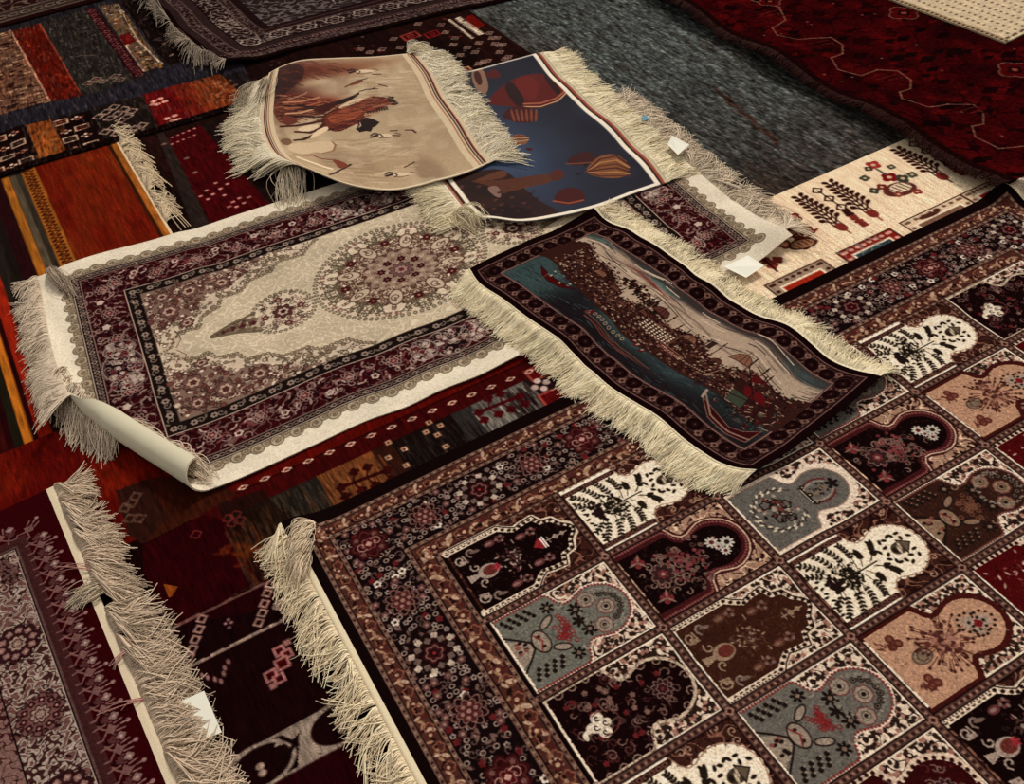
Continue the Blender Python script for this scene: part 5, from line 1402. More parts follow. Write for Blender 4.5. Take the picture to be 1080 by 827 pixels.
# spandrels in the four corners
def corner(sx_, sy_):
    hX, hY = (FX1 - FX0) / 2, (FY1 - FY0) / 2
    def Q(a, b): return (cx + sx_ * (hX - a), cy + sy_ * (hY - b))
    # a along the long side, b along the short side, from the corner
    rim_ = [(0, hY), (.028, hY - .012), (.04, hY - .04), (.075, hY - .055), (.10, hY - .05), (.115, hY - .085), (.16, hY - .10), (.175, hY - .135), (.225, hY - .14), (.25, hY - .165), (.31, hY - .17), (.335, hY - .195), (.40, hY - .192), (.43, .018), (.46, 0)]
    pts = [Q(0, 0)] + [Q(*p) for p in rim_]
    cv.poly(pts, (184, 168, 142))
    reg = pts
    cvx = min(p[0] for p in pts), max(p[0] for p in pts), min(p[1] for p in pts), max(p[1] for p in pts)
    inner = [Q(0, 0), Q(0, hY - .05), Q(.05, hY - .10), Q(.10, hY - .105), Q(.13, hY - .15), Q(.20, hY - .165), Q(.24, hY - .19), Q(.30, .012), Q(.33, 0)]
    cv.poly(inner, (124, 98, 82))
    rr_ = random.Random(12)
    def inside(p, poly):
        ins = False
        for (x1, y1), (x2, y2) in zip(poly, poly[1:] + poly[:1]):
            if (y1 > p[1]) != (y2 > p[1]) and p[0] < (x2 - x1) * (p[1] - y1) / (y2 - y1) + x1: ins = not ins
        return ins
    for k in range(1150):
        a, b = rr_.uniform(0, .46), rr_.uniform(0, hY); p = Q(a, b); an = rr_.uniform(0, 6); u = rr_.random(); r = rr_.uniform(.006, .0105)
        if not inside(p, pts): continue
        deep = inside(p, inner)
        dk = (72, 44, 36) if deep else (96, 82, 62)
        if u < .45: cv.spiral(p[0], p[1], r, rr_.uniform(.6, 1.2), an * sx_, .0024, dk if k % 3 else (176, 156, 132), sx_ * sy_)
        elif u < .65: cv.flower(p[0], p[1], r * .8, 5, (116, 64, 56) if deep else (132, 112, 88)); cv.flower(p[0], p[1], r * .8, 5, dk, ring=.002)
        elif u < .85: cv.leaf(p[0], p[1], r * 1.4, .005, an, dk)
        else: cv.ell(p[0], p[1], r * .5, r * .4, (196, 182, 156))
    for k in range(len(rim_) - 1):
        (a0, b0), (a1, b1) = rim_[k], rim_[k + 1]; n = max(1, int(math.hypot(a1 - a0, b1 - b0) / .011))
        for j in range(n):
            f = j / n; p = Q(a0 + (a1 - a0) * f, b0 + (b1 - b0) * f); cv.ell(p[0], p[1], .0062, .0052, (112, 96, 72)); cv.ell(p[0], p[1], .002, .002, (170, 156, 130))
    for k in range(5):
        f = k * .009; cv.line([Q(.012 + f, hY - .006 - 0), Q(.028 + f, hY - .03), Q(.02 + f, hY - .05)], .0022, (110, 60, 50) if k % 2 else (176, 160, 134))
    for (a, b, r) in [(.05, .10, .026), (.11, .045, .026), (.045, .035, .02), (.19, .05, .022), (.08, .16, .018)]:
        p = Q(a, b); cv.flower(p[0], p[1], r, 7, (112, 76, 66)); cv.flower(p[0], p[1], r, 7, (62, 36, 30), ring=.0026); cv.flower(p[0], p[1], r * .6, 6, (166, 142, 120)); cv.flower(p[0], p[1], r * .35, 5, (90, 44, 40))
for sx_ in (-1, 1):
    for sy_ in (-1, 1): corner(sx_, sy_)
# round medallion
mrx, mry = .222, .196
def ringflowers(n, f, r, col, col2=None, ph=0.0):
    for k in range(n):
        a = ph + k * 2 * pi / n; x, y = cx + mrx * f * math.cos(a), cy + mry * f * math.sin(a)
        cv.flower(x, y, r, 6, col, ang=a)
        if col2: cv.flower(x, y, r * .55, 5, col2, ang=a)
cv.flower(cx, cy, mrx, 24, (190, 174, 146), depth=.05, sy=mry / mrx); cv.ell(cx, cy, mrx * .74, mry * .74, (168, 152, 124))
for k in range(88):
    a = k * 2 * pi / 88; cv.ell(cx + mrx * .975 * math.cos(a), cy + mry * .975 * math.sin(a), .0070, .0054, (110, 98, 74), a); cv.ell(cx + mrx * .975 * math.cos(a), cy + mry * .975 * math.sin(a), .0022, .0022, (170, 158, 130))
disk = lambda X, Y: ((X - cx) / (mrx * .93)) ** 2 + ((Y - cy) / (mry * .93)) ** 2 < 1
for k in range(16):
    a0 = k * 2 * pi / 16
    rr_ = random.Random(500)
    for j in range(84):
        a = a0 + rr_.uniform(0, pi / 8) * (1 if k % 2 else -1) + (0 if k % 2 else pi / 8); f = math.sqrt(rr_.uniform(.12, .84)); x, y = cx + mrx * f * math.cos(a), cy + mry * f * math.sin(a)
        u = rr_.random(); sg = 1 if k % 2 else -1; an = rr_.uniform(0, 3)
        dk = (88, 58, 46) if f < .72 else (96, 84, 62)
        if u < .5: cv.spiral(x, y, rr_.uniform(.006, .011), 1, a + sg * an, .0023, dk, sg)
        elif u < .75: cv.leaf(x, y, .013, .0055, a + sg * an, dk)
        elif u < .9: cv.flower(x, y, .007, 5, (128, 92, 76)); cv.ell(x, y, .0025, .0025, (190, 172, 146))
        else: cv.ell(x, y, .005, .004, (204, 190, 164))
for k in range(8):
    a = k * pi / 4 + pi / 8; x, y = cx + mrx * .60 * math.cos(a), cy + mry * .60 * math.sin(a)
    cv.ell(x, y, .030, .017, (174, 158, 132), a); cv.ell(x, y, .030, .017, (96, 58, 48), a, ring=.0026); cv.spiral(x, y, .014, 1.2, a, .0026, (80, 50, 40)); cv.leaf(x, y, .018, .007, a, (120, 88, 70))
for k in range(8):
    a = k * pi / 4; x, y = cx + mrx * .66 * math.cos(a), cy + mry * .66 * math.sin(a)
    cv.flower(x, y, .0115, 6, (92, 22, 24)); cv.flower(x, y, .0115, 6, (56, 26, 22), ring=.0024); cv.ell(x, y, .003, .003, (150, 120, 100))
cv.flower(cx, cy, .098, 16, (142, 120, 98), depth=.14, sy=.9); cv.flower(cx, cy, .098, 16, (88, 52, 44), ring=.0026, depth=.14, sy=.9)
for k in range(60):
    a, r = k * 2.4, .02 + .0095 * math.sqrt(k) ; cv.spiral(cx + r * math.cos(a), cy + r * .9 * math.sin(a), .007, 1, a, .0022, (92, 56, 48) if k % 2 else (180, 156, 136))
for k in range(8):
    a = k * pi / 4 + .3; x, y = cx + .050 * math.cos(a), cy + .046 * math.sin(a); cv.flower(x, y, .0125, 6, (60, 16, 18)); cv.flower(x, y, .0125, 6, (140, 110, 98), ring=.002); cv.ell(x, y, .004, .004, (120, 60, 54))
cv.flower(cx, cy, .032, 10, (112, 78, 72)); cv.flower(cx, cy, .032, 10, (66, 22, 24), ring=.0028); cv.flower(cx, cy, .020, 8, (150, 124, 110)); cv.flower(cx, cy, .018, 8, (80, 28, 30), ring=.0026); cv.flower(cx, cy, .008, 6, (110, 40, 42))
# pendants
def pendant(sg):
    pc = lambda a, b: (cx + sg * (mrx + a), cy + b)
    x, y = pc(.082, 0)
    cv.ell(x, y, .078, .080, (190, 176, 148)); 
    for k in range(36):
        a = k * 2 * pi / 36; cv.ell(x + .076 * math.cos(a), y + .077 * math.sin(a), .0066, .0052, (108, 96, 72), a); cv.ell(x + .076 * math.cos(a), y + .077 * math.sin(a), .002, .002, (176, 162, 134))
    rr_ = random.Random(31)
    for k in range(80):
        a, r = rr_.uniform(0, 6.28), .068 * math.sqrt(rr_.random()); cv.spiral(x + r * math.cos(a), y + r * math.sin(a), .008, 1, a, .0023, (92, 72, 56) if k % 3 else (130, 90, 76))
        if k % 4 == 0: cv.leaf(x + r * math.cos(a), y + r * math.sin(a), .011, .005, a, (90, 70, 54))
    cv.flower(x, y, .026, 7, (90, 50, 46)); cv.flower(x, y, .026, 7, (56, 30, 28), ring=.0026); cv.flower(x, y, .014, 6, (176, 156, 134)); cv.flower(x, y, .008, 5, (70, 26, 28))
    for (a, b) in ((-.045, .0), (.045, .0), (.0, .05), (.0, -.05)): cv.flower(x + a, y + b, .011, 5, (96, 50, 46)); cv.ell(x + a, y + b, .004, .004, (150, 124, 104))
    cv.poly([pc(.145, -.036), pc(.145, .036), pc(.26, 0)], (170, 154, 126))
    for k in range(26):
        f = k / 25; w = .034 * (1 - f) + .003
        for j in range(3):
            px, py = pc(.150 + .105 * f, rr_.uniform(-w, w)); cv.flower(px, py, .0068, 5, rr_.choice([(104, 88, 66), (88, 58, 48), (128, 112, 86)]))
        if k % 6 == 2: cv.flower(*pc(.150 + .105 * f, 0), .010, 5, (84, 34, 34))
        for s2 in (-1, 1): cv.ell(*pc(.150 + .105 * f, s2 * w), .0055, .004, (106, 92, 68))
pendant(-1); pendant(1)
cv.sat(.82); cv.grain(.045, .002, .002, 121); cv.grain(.02, .05, .05, 122)
R.build(cv, M_SOFT, d_back=.006)
R.fringe('left', .062, 1750, .0, .63, rad=.0012, mess=.20, col=(186, 175, 152), seed=51, rise=.014, droop=7.0, clump=.26, curl=.4, K=10, skew=lambda f: -.18 - .75 * np.exp(-(f / .14) ** 2) - .25 * np.clip((f - .4) * 3, 0, 1))
for i_ in range(13):     # ends of the fringe that were rolled in, lying on the pattern beside the roll
    f_ = i_ / 12; px_, py_ = 126 + 66 * f_, 452 + 32 * f_
    tuft(R, (px_, py_), (px_ + 24 + 4 * f_, py_ + 3 + 14 * f_), 34, .0010, (196, 186, 162), 200 + i_, arch=.014, spread=.006)
for pq_ in (((72, 398), (58, 432)), ((80, 405), (68, 440)), ((88, 414), (80, 448)), ((66, 388), (48, 420))):
    tuft(R, pq_[0], pq_[1], 60, .0011, (186, 175, 152), int(pq_[0][0]), arch=.024, spread=.007)
for i_ in range(8):      # and those hanging over its upper end
    f_ = i_ / 7; px_, py_ = 86 + 34 * f_, 424 + 26 * f_
    tuft(R, (px_ + 6, py_ - 6), (px_ - 12 + 6 * f_, py_ + 30 - 4 * f_), 60, .0010, (186, 175, 152), 230 + i_, arch=.018, spread=.006)
R.fringe('right', .070, 1400, .02, .97, rad=.0013, mess=.36, col=(190, 180, 156), seed=52, rise=.014, droop=6.0, clump=.4, curl=.6, K=10, skew=.1)
tuft(R, (50, 280), (73, 306), 100, .0010, (150, 138, 118), 7, arch=.02, spread=.005)
tag = [(789, 268.5), (806, 281), (787, 292), (763, 282)]
slab('price_tag', [P(x, y, .022) for x, y in tag], [.020, .024, .020, .024], .001, M_TAG, R.empty)
medc = R

# ================================================================== balloon picture rug
b1, b2, b3 = np.array(P(571.9, 52.6, .03)), np.array(P(705, 186.5, .03)), np.array(P(498, 229, .035))
b0 = b3 + b1 - b2
def lf(S, T): return .004 * (1 + np.sin(T * 26 + 1.0)) * np.exp(-((S - WB) / .06) ** 2) + .016 * np.exp(-((T - HB) / .07) ** 2) * (.5 + .5 * np.sin(S * 7 + .8))
WB, HB = float(np.linalg.norm(b1 - b0)), float(np.linalg.norm(b2 - b1))
R = Rug('balloon_picture_rug', 'small printed rug picturing red hot-air balloons in a blue sky, half under the horse rug', 'rug', 0.004,
        box=(0, WB, 0, HB), edges={'top': [('w', *b0), (505, 71.5, .003), (540, 62, .003), ('w', *b1)], 'right': [('w', *b1), (594, 81, .004), (618, 103.5, .004), (641, 124, .004), (665, 146, .004), (686, 168, .004), ('w', *b2)],
        'bottom': [('w', *b3), (511, 231.5, .01), (552, 233, .016), (588, 228, .014), (629, 217.5, .012), (671, 202, .006), ('w', *b2)], 'left': [('w', *b0), (464, 190.5, .002), ('w', *b3)]},
        corners=[(0, 0)] * 4 if False else [(None, None)] * 0 or [tuple(x) for x in [(0, 0)]] * 0 or [(391.0, 104.0), (571.9, 52.6), (705, 186.5), (498, 229)], lift=lf, back=(190, 180, 150))
# own measuring of the picture from the laid corners
def Qp(w, z=.03):
    p = RM.T @ np.array([w[0], w[1], z - CAMH]); return (p[0] / p[2] * FPX + CX, p[1] / p[2] * FPX + CY)
def refit(R, pc):
    x0, x1, y0, y1 = R.box; lc = [(x0, y0), (x1, y0), (x1, y1), (x0, y1)]; A = []
    for (x, y), (u, v) in zip(pc, lc):
        A.append([x, y, 1, 0, 0, 0, -u * x, -u * y, -u]); A.append([0, 0, 0, x, y, 1, -v * x, -v * y, -v])
    R.Hm = np.linalg.svd(np.array(A))[2][-1].reshape(3, 3)
refit(R, [Qp(b0), (571.9, 52.6), (705, 186.5), (498, 229)])
cv = Cv(0, WB, 0, HB, .0021, (34, 36, 58)); L = R.at
Tn = cv.T[:, None] / HB; Sn = cv.S[None, :] / WB
cv.blend(np.clip(1.15 - np.abs(Sn - .42) * 2.6, 0, 1) * np.clip(Tn * 2.0 - .1, 0, 1) * np.clip(2.4 - Tn * 2.2, 0, 1) * .95, (56, 86, 128))
cv.blend(np.clip(.9 - Sn * 2.2, 0, .6) * np.clip(1.3 - Tn * 2, 0, 1), (66, 94, 132))
cv.blend(np.clip(Sn * 1.4 - .6, 0, .9), (30, 30, 54)); cv.blend(np.clip(cv.noise(.3, .05, .05, 131), 0, .35), (44, 54, 84))
PG = lambda pts, col, al=1.0: cv.poly(R.pts(pts), col, al, soft=2)
cr = lambda pts: [(440 + x / 3.375, 20 + y / 3.375) for x, y in pts]
# rocks and valley
PG(cr([(60, 560), (180, 545), (270, 530), (330, 545), (420, 640), (520, 690), (450, 720), (200, 760), (60, 620)]), (52, 26, 20))
PG(cr([(180, 570), (330, 570), (480, 545), (490, 580), (380, 600), (300, 625), (220, 600)]), (90, 50, 32)); PG(cr([(110, 570), (260, 590), (300, 630), (280, 640), (180, 620)]), (44, 22, 18))
PG(cr([(240, 600), (285, 590), (300, 620), (292, 642)]), (128, 100, 90)); PG(cr([(190, 575), (300, 530), (330, 560), (250, 575)]), (96, 58, 38)); PG(cr([(320, 600), (420, 640), (500, 690), (350, 710), (300, 660)]), (46, 24, 22))
PG(cr([(180, 700), (300, 660), (380, 670), (440, 700), (250, 735)]), (36, 12, 14))
cv.ell(*L(440 + 498 / 3.375, 20 + 556 / 3.375), .018, .026, (84, 40, 28), .5)
for k in range(40):
    x, y = rnd.uniform(120, 420), rnd.uniform(590, 700); PG(cr([(x, y), (x + 26, y - 6), (x + 14, y + 9)]), rnd.choice([(70, 38, 28), (34, 14, 14), (100, 62, 44)]), .6)
def balloon(pts, c1, c2, c3, nst=6, w=.003):
    P_ = R.pts(cr(pts)); cv.poly(P_, c1)
    c = np.mean(P_, axis=0); tip = np.array(P_[0])
    return P_, c, tip
# large red balloon
pts = [(245, 303), (270, 265), (320, 225), (370, 203), (430, 192), (490, 205), (528, 232), (530, 262), (500, 292), (450, 312), (400, 318), (340, 312), (290, 308)]
PG(cr(pts), (92, 20, 16)); PG(cr([(305, 236), (338, 218), (388, 290), (370, 316), (340, 300)]), (44, 12, 16)); PG(cr([(440, 193), (475, 200), (515, 262), (500, 275)]), (48, 14, 18)); PG(cr([(338, 218), (400, 195), (440, 240), (420, 290), (388, 290)]), (104, 26, 18)); PG(cr([(500, 215), (528, 232), (530, 262), (515, 262)]), (110, 30, 20))
cv.line(R.pts(cr([(380, 302), (440, 300), (495, 282), (528, 256)])), .008, (150, 90, 60)); cv.line(R.pts(cr([(380, 312), (440, 312), (500, 292), (530, 264)])), .005, (184, 150, 110)); cv.line(R.pts(cr([(385, 318), (440, 318), (490, 300)])), .004, (80, 30, 24))
# ribbed balloon under it
PG(cr([(298, 350), (320, 320), (360, 308), (400, 315), (430, 335), (430, 358), (400, 370), (350, 370)]), (70, 18, 18))
for k in range(6): PG(cr([(330 + k * 18, 322), (338 + k * 18, 320), (352 + k * 15, 366), (342 + k * 15, 366)]), (140, 84, 56), .7)
# small ones
for pts, c in [([(240, 205), (255, 183), (280, 178), (302, 205), (280, 213)], (84, 20, 16)), ([(380, 460), (400, 457), (415, 464), (400, 473)], (70, 26, 24)), ([(528, 517), (545, 490), (590, 470), (630, 478), (640, 500), (600, 522)], (66, 20, 20)), ([(485, 655), (490, 620), (530, 598), (580, 602), (602, 630), (590, 652), (540, 664)], (72, 20, 20))]: PG(cr(pts), c)
PG(cr([(322, 430), (345, 411), (380, 410), (400, 430), (385, 448), (345, 450)]), (124, 84, 56)); 
for k in range(4): cv.line(R.pts(cr([(330, 440 - k * 5), (360, 436 - k * 7), (396, 430 - k * 3)])), .004, (84, 36, 26) if k % 2 else (168, 134, 96))
PG(cr([(595, 545), (620, 510), (660, 482), (710, 480), (750, 510), (757, 540), (735, 565), (680, 568), (630, 560)]), (120, 76, 42))
for k in range(6): cv.line(R.pts(cr([(600, 545), (650, 500 + k * 12), (710, 488 + k * 14), (755, 520 + k * 8)])), .005, [(66, 22, 20), (160, 116, 70), (84, 40, 24)][k % 3])
cv.line(R.pts(cr([(486, 648), (540, 656), (590, 645)])), .007, (140, 76, 50)); cv.line(R.pts(cr([(530, 515), (580, 514), (620, 510)])), .005, (110, 66, 44))
PG(cr([(190, 180), (230, 165), (258, 240), (240, 275), (200, 240)]), (128, 100, 80)); PG(cr([(196, 190), (220, 182), (236, 230), (215, 240)]), (70, 34, 26))
cv.line(R.pts(cr([(240, 150), (300, 135)])), .01, (60, 74, 100))
for k in range(3): cv.ell(*L(440 + [382, 575, 600][k] / 3.375, 20 + [496, 552, 520][k] / 3.375), .006, .004, (30, 18, 18))
# white margins
w_ = (214, 206, 186)
cv.rect(0, WB, 0, .008, w_, .8); cv.rect(0, WB, HB - .012, HB, w_); cv.rect(WB - .034, WB - .022, 0, HB, w_); cv.rect(WB - .022, WB - .016, 0, HB, (56, 28, 22)); cv.rect(WB - .016, WB - .009, 0, HB, (150, 70, 48)); cv.rect(WB - .009, WB, 0, HB, (180, 170, 140))
cv.rect(.02, .032, 0, HB, w_); cv.rect(.012, .02, 0, HB, (70, 32, 26)); cv.rect(.006, .012, 0, HB, (160, 110, 80)); cv.rect(0, .006, 0, HB, w_)
cv.grain(.03, .002, .002, 132)
R.build(cv, M_FLAT)
R.fringe('right', .085, 2200, .0, 1.0, rad=.0012, mess=.12, col=(212, 205, 172), seed=61, rise=.007, clump=.12, curl=.1, skew=-.1)
R.fringe('left', .085, 1500, .40, 1.0, rad=.0012, mess=.10, col=(206, 199, 166), seed=62, rise=.007, clump=.12, curl=.08)
tuft(R, (478, 222), (500, 237), 110, .0010, (206, 199, 166), 9, arch=.02, spread=.01)
slab('price_tag', [P(x, y, .035) for x, y in [(704, 151), (709, 144), (727, 153.5), (715, 163)]], [.032, .038, .038, .034], .001, M_TAG, R.empty)
slab('price_tag', [P(x, y, .022) for x, y in [(677, 123), (682, 121.5), (684, 125.5), (678, 128)]], .022, .001, M_TEAL, R.empty)

# ================================================================== horse picture rug
h0, h1, h2, h3 = (284, 77), (438, 55.5), (518, 170), (313, 175)
def lf(S, T):
    l = np.exp(-(S / .16) ** 2)
    return .006 + l * (.045 * np.exp(-((T - HH) / .22) ** 2) + .030 * np.exp(-(T / .16) ** 2)) + .020 * np.exp(-((T - HH) / .08) ** 2) * np.exp(-((S - .18) / .14) ** 2) + .004 * np.sin(T * 16) * np.exp(-((S - WH) / .1) ** 2)
WH, HH = .50, .76
R = Rug('horse_picture_rug', 'small printed rug picturing running horses in cream dust, its left corners lifted', 'rug', 0.004,
        box=(0, WH, 0, HH), edges={'top': [(*h0, .035), (302, 69.5, .025), (323, 63, .018), (357, 60.5, .01), (396, 59, .008), h1 + (.006,)],
        'right': [h1 + (.006,), (456, 77, .006), (469, 100, .008), (487, 126.5, .006), (502.5, 150, .006), h2 + (.006,)],
        'bottom': [h3 + (.05,), (344, 187.5, .045), (370, 197, .035), (396, 200.5, .028), (422, 198.5, .024), (448, 192, .018), (487, 181.5, .012), h2 + (.006,)],
        'left': [(*h0, .035), (278, 100, .016), (275, 120, .010), (280, 148, .02), (295, 166, .04), h3 + (.05,)]}, corners=[h0, h1, h2, h3], lift=lf, back=(70, 34, 26))
cv = Cv(0, WH, 0, HH, .0019, (164, 146, 116)); L = R.at
cr = lambda pts: [(260 + x / 5.511, 60 + y / 5.511) for x, y in pts]
cr2 = lambda pts: [(240 + x / 3.846, 20 + y / 3.846) for x, y in pts]
PG = lambda pts, col, al=1.0: cv.poly(R.pts(pts), col, al, soft=2)
cv.blend(np.clip(cv.noise(.35, .07, .09, 141), 0, .6), (188, 174, 144)); cv.blend(np.clip(cv.noise(.35, .06, .10, 142), 0, .6), (126, 106, 82)); cv.blend(np.clip(cv.noise(.3, .025, .03, 143), 0, .3), (196, 184, 156))
Tn = cv.T[:, None] / HH; Sn = cv.S[None, :] / WH
def soft_blot(px, py, rx, ry, col, al=.8, an=0.0):
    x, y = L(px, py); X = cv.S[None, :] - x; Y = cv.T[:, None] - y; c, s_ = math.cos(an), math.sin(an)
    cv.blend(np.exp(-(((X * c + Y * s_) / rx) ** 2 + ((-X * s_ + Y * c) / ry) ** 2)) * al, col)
soft_blot(305, 90, .07, .10, (60, 18, 12), .95); soft_blot(292, 80, .06, .08, (50, 20, 14), .9); soft_blot(330, 74, .10, .05, (92, 34, 18), .9); soft_blot(365, 72, .09, .035, (120, 66, 38), .8); soft_blot(390, 66, .12, .03, (130, 92, 64), .6)  # dark ones at the left paint the curled corner's shade into the print
soft_blot(325, 88, .04, .03, (176, 156, 124), .7); soft_blot(338, 86, .03, .02, (190, 176, 146), .6); soft_blot(318, 108, .06, .05, (96, 24, 12), .85); soft_blot(345, 110, .05, .04, (100, 30, 16), .8); soft_blot(300, 125, .03, .06, (110, 70, 46), .5)
soft_blot(430, 110, .10, .08, (146, 128, 100), .5); soft_blot(395, 180, .12, .05, (150, 126, 96), .6); soft_blot(470, 140, .06, .08, (140, 122, 96), .4)
DK = (38, 16, 14); BRN = (106, 46, 28); WH_ = (190, 172, 140)
def brush(pts, cols, n, l, an, w=.0035, al=.6, seed=1):
    """strokes inside an outline"""
    q = np.array(R.pts(pts)); r_ = random.Random(seed); x0, y0 = q.min(0); x1, y1 = q.max(0)
    for _ in range(n):
        x, y = r_.uniform(x0, x1), r_.uniform(y0, y1); ins = False
        for (ax, ay), (bx, by) in zip(q, np.roll(q, -1, 0)):
            if (ay > y) != (by > y) and x < (bx - ax) * (y - ay) / (by - ay) + ax: ins = not ins
        if not ins: continue
        a = an + r_.uniform(-.35, .35); cv.line([(x, y), (x + l * .5 * math.cos(a), y + l * .5 * math.sin(a)), (x + l * math.cos(a + .2), y + l * math.sin(a + .2))], w, r_.choice(cols), al)
PG(cr([(120, 200), (260, 215), (420, 235), (520, 262), (450, 340), (300, 350), (200, 400), (160, 330)]), (92, 34, 20), .75)
PG(cr([(120, 40), (330, 30), (340, 120), (250, 190), (180, 260), (120, 200)]), (46, 16, 12), .65)  # deepens the painted shade of the curled top left corner
brush(cr([(150, 220), (420, 240), (440, 330), (300, 350), (190, 390)]), [(170, 130, 96), (60, 20, 14), (120, 50, 30), (150, 90, 60), DK], 170, .045, 0.15, w=.004, seed=3)
brush(cr([(130, 60), (520, 40), (600, 90), (400, 120), (200, 190)]), [(70, 26, 16), (120, 60, 36), (44, 16, 12)], 120, .04, .2, w=.006, al=.35, seed=4)
# dark horses' legs at the left
for a, b, c_, d_, c in [((215, 265), (420, 235), 3, 7, (170, 120, 86)), ((225, 300), (430, 262), 3, 6, (150, 90, 60)), ((230, 330), (400, 300), 3, 6, (176, 140, 104)), ((205, 350), (300, 345), 4, 5, DK)]:
    cv.line(R.pts(cr([a, ((a[0] + b[0]) / 2, (a[1] + b[1]) / 2 + 10), b])), .008, c); 
for pp in ([(215, 285), (330, 288), (460, 290)], [(280, 310), (380, 300), (480, 310)], [(200, 340), (320, 345), (430, 350)], [(240, 250), (340, 215), (350, 205)]): cv.line(R.pts(cr(pp)), .007, DK if pp[0][0] != 240 else (150, 110, 84))
PG(cr([(400, 285), (520, 262), (640, 215), (665, 190), (650, 215), (560, 265), (510, 290), (450, 330), (400, 320)]), (70, 22, 14))
PG(cr([(515, 262), (600, 240), (660, 200), (655, 222), (600, 255), (530, 285)]), DK)
# main brown horse
PH_ = lambda pts, col, al=1.0: cv.poly(R.pts(pts), col, al, soft=1)
PH_(cr([(440, 345), (470, 325), (540, 290), (600, 272), (690, 245), (720, 228), (770, 228), (820, 240), (850, 232), (860, 248), (885, 270), (860, 285), (820, 280), (790, 295), (720, 320), (680, 330), (690, 360), (660, 385), (600, 400), (560, 430), (510, 435), (470, 420), (430, 380)]), BRN)
PH_(cr([(470, 345), (560, 310), (640, 292), (680, 300), (665, 340), (600, 370), (520, 390), (480, 375)]), (140, 72, 44)); PH_(cr([(500, 400), (600, 380), (670, 350), (680, 370), (600, 410), (530, 436)]), (84, 30, 20)); PH_(cr([(690, 245), (720, 228), (770, 228), (820, 240), (790, 262), (720, 272)]), (96, 46, 30))
PH_(cr([(810, 232), (865, 228), (850, 248), (890, 270), (862, 284), (835, 270)]), DK); cv.poly(R.pts(cr([(680, 345), (700, 352), (740, 362), (775, 380), (752, 404), (735, 410), (722, 436), (700, 430), (655, 438), (640, 420), (668, 400), (662, 378)])), DK)
for pp in ([(540, 285), (600, 275), (690, 248)], [(445, 350), (480, 325), (530, 300)], [(590, 275), (660, 300), (720, 320), (790, 300)], [(640, 355), (655, 395), (640, 420)]): cv.line(R.pts(cr(pp)), .004, DK)
for k in range(9): x = 700 + k * 14; cv.line(R.pts(cr([(x, 315 - k * 3), (x + 6, 330 - k * 3)])), .004, DK)
PH_(cr([(535, 290), (600, 258), (670, 235), (690, 248), (600, 280), (540, 305)]), WH_)
for pp, w, c in [([(200, 405), (290, 400), (380, 385), (450, 365)], .012, (90, 34, 22)), ([(200, 405), (290, 400), (380, 385), (450, 375)], .005, DK), ([(285, 435), (370, 440), (430, 415), (450, 390)], .011, (70, 28, 18)), ([(280, 485), (330, 480), (400, 450), (450, 425), (500, 420)], .011, (60, 20, 16)), ([(280, 345), (370, 350), (440, 345)], .006, DK)]: cv.line(R.pts(cr(pp)), w, c)
PH_(cr([(300, 410), (410, 390), (425, 405), (380, 432), (300, 432)]), (196, 178, 146)); PH_(cr([(400, 430), (470, 400), (480, 420), (430, 450), (360, 480)]), (200, 180, 148))
PH_(cr([(200, 345), (230, 335), (300, 360), (290, 390), (215, 400)]), (104, 50, 34))
brush(cr([(440, 345), (600, 272), (720, 228), (820, 240), (790, 295), (690, 360), (600, 400), (510, 435), (430, 380)]), [(150, 80, 50), (70, 28, 18), (124, 58, 34), (170, 100, 66), (50, 20, 14)], 260, .022, -.25, w=.003, al=.55, seed=5)
brush(cr([(330, 480), (700, 470), (900, 560), (860, 720), (500, 700), (380, 560)]), [(196, 182, 152), (140, 122, 96), (176, 158, 128)], 130, .05, .0, w=.007, al=.30, seed=6)
brush(cr([(560, 60), (950, 80), (980, 400), (780, 420), (600, 200)]), [(190, 176, 146), (136, 118, 92), (168, 150, 120)], 120, .05, .1, w=.008, al=.25, seed=7)
# pale horses
PG(cr([(240, 510), (300, 496), (380, 500), (430, 488), (500, 495), (515, 515), (500, 545), (440, 560), (400, 552), (340, 566), (280, 556), (240, 540)]), (184, 166, 134)); cv.line(R.pts(cr([(500, 495), (518, 512), (505, 545), (440, 560)])), .004, (130, 90, 64))
for pp, w, c in [([(275, 568), (340, 572), (380, 570)], .008, (140, 60, 40)), ([(300, 585), (400, 620), (490, 650)], .012, (206, 190, 158)), ([(385, 572), (430, 590), (500, 600)], .006, (120, 70, 50)), ([(480, 685), (540, 660), (605, 625)], .006, DK)]: cv.line(R.pts(cr(pp)), w, c)
PG(cr([(495, 598), (520, 595), (600, 625), (575, 645), (540, 650), (520, 625)]), (120, 60, 40)); PG(cr([(190, 480), (240, 470), (270, 490), (250, 515), (210, 510)]), (116, 88, 62))
for (x, y) in ((622, 85), (752, 458), (838, 685)):      # pale horses, seen small in the dust
    cv.line(R.pts(cr([(x - 24, y + 8), (x + 12, y - 2)])), .009, DK); cv.line(R.pts(cr([(x - 30, y - 2), (x - 12, y - 14), (x + 6, y - 12)])), .005, DK)
    for q_ in ((-14, 20), (14, 24), (60, 20), (92, 14)): cv.line(R.pts(cr([(x + q_[0], y), (x + q_[0] + 26, y + q_[1] - 30), (x + q_[0] + 52, y - 8)])), .0028, (96, 68, 52))
    PG(cr([(x + 14, y - 6), (x + 50, y - 12), (x + 110, y - 10), (x + 128, y - 4), (x + 90, y + 4), (x + 40, y + 7), (x + 18, y + 6)]), (192, 176, 146)); cv.line(R.pts(cr([(x + 20, y + 12), (x + 60, y + 14), (x + 102, y + 5)])), .003, (90, 62, 48)); cv.line(R.pts(cr([(x + 22, y - 10), (x + 40, y + 2), (x + 26, y + 12)])), .003, DK)
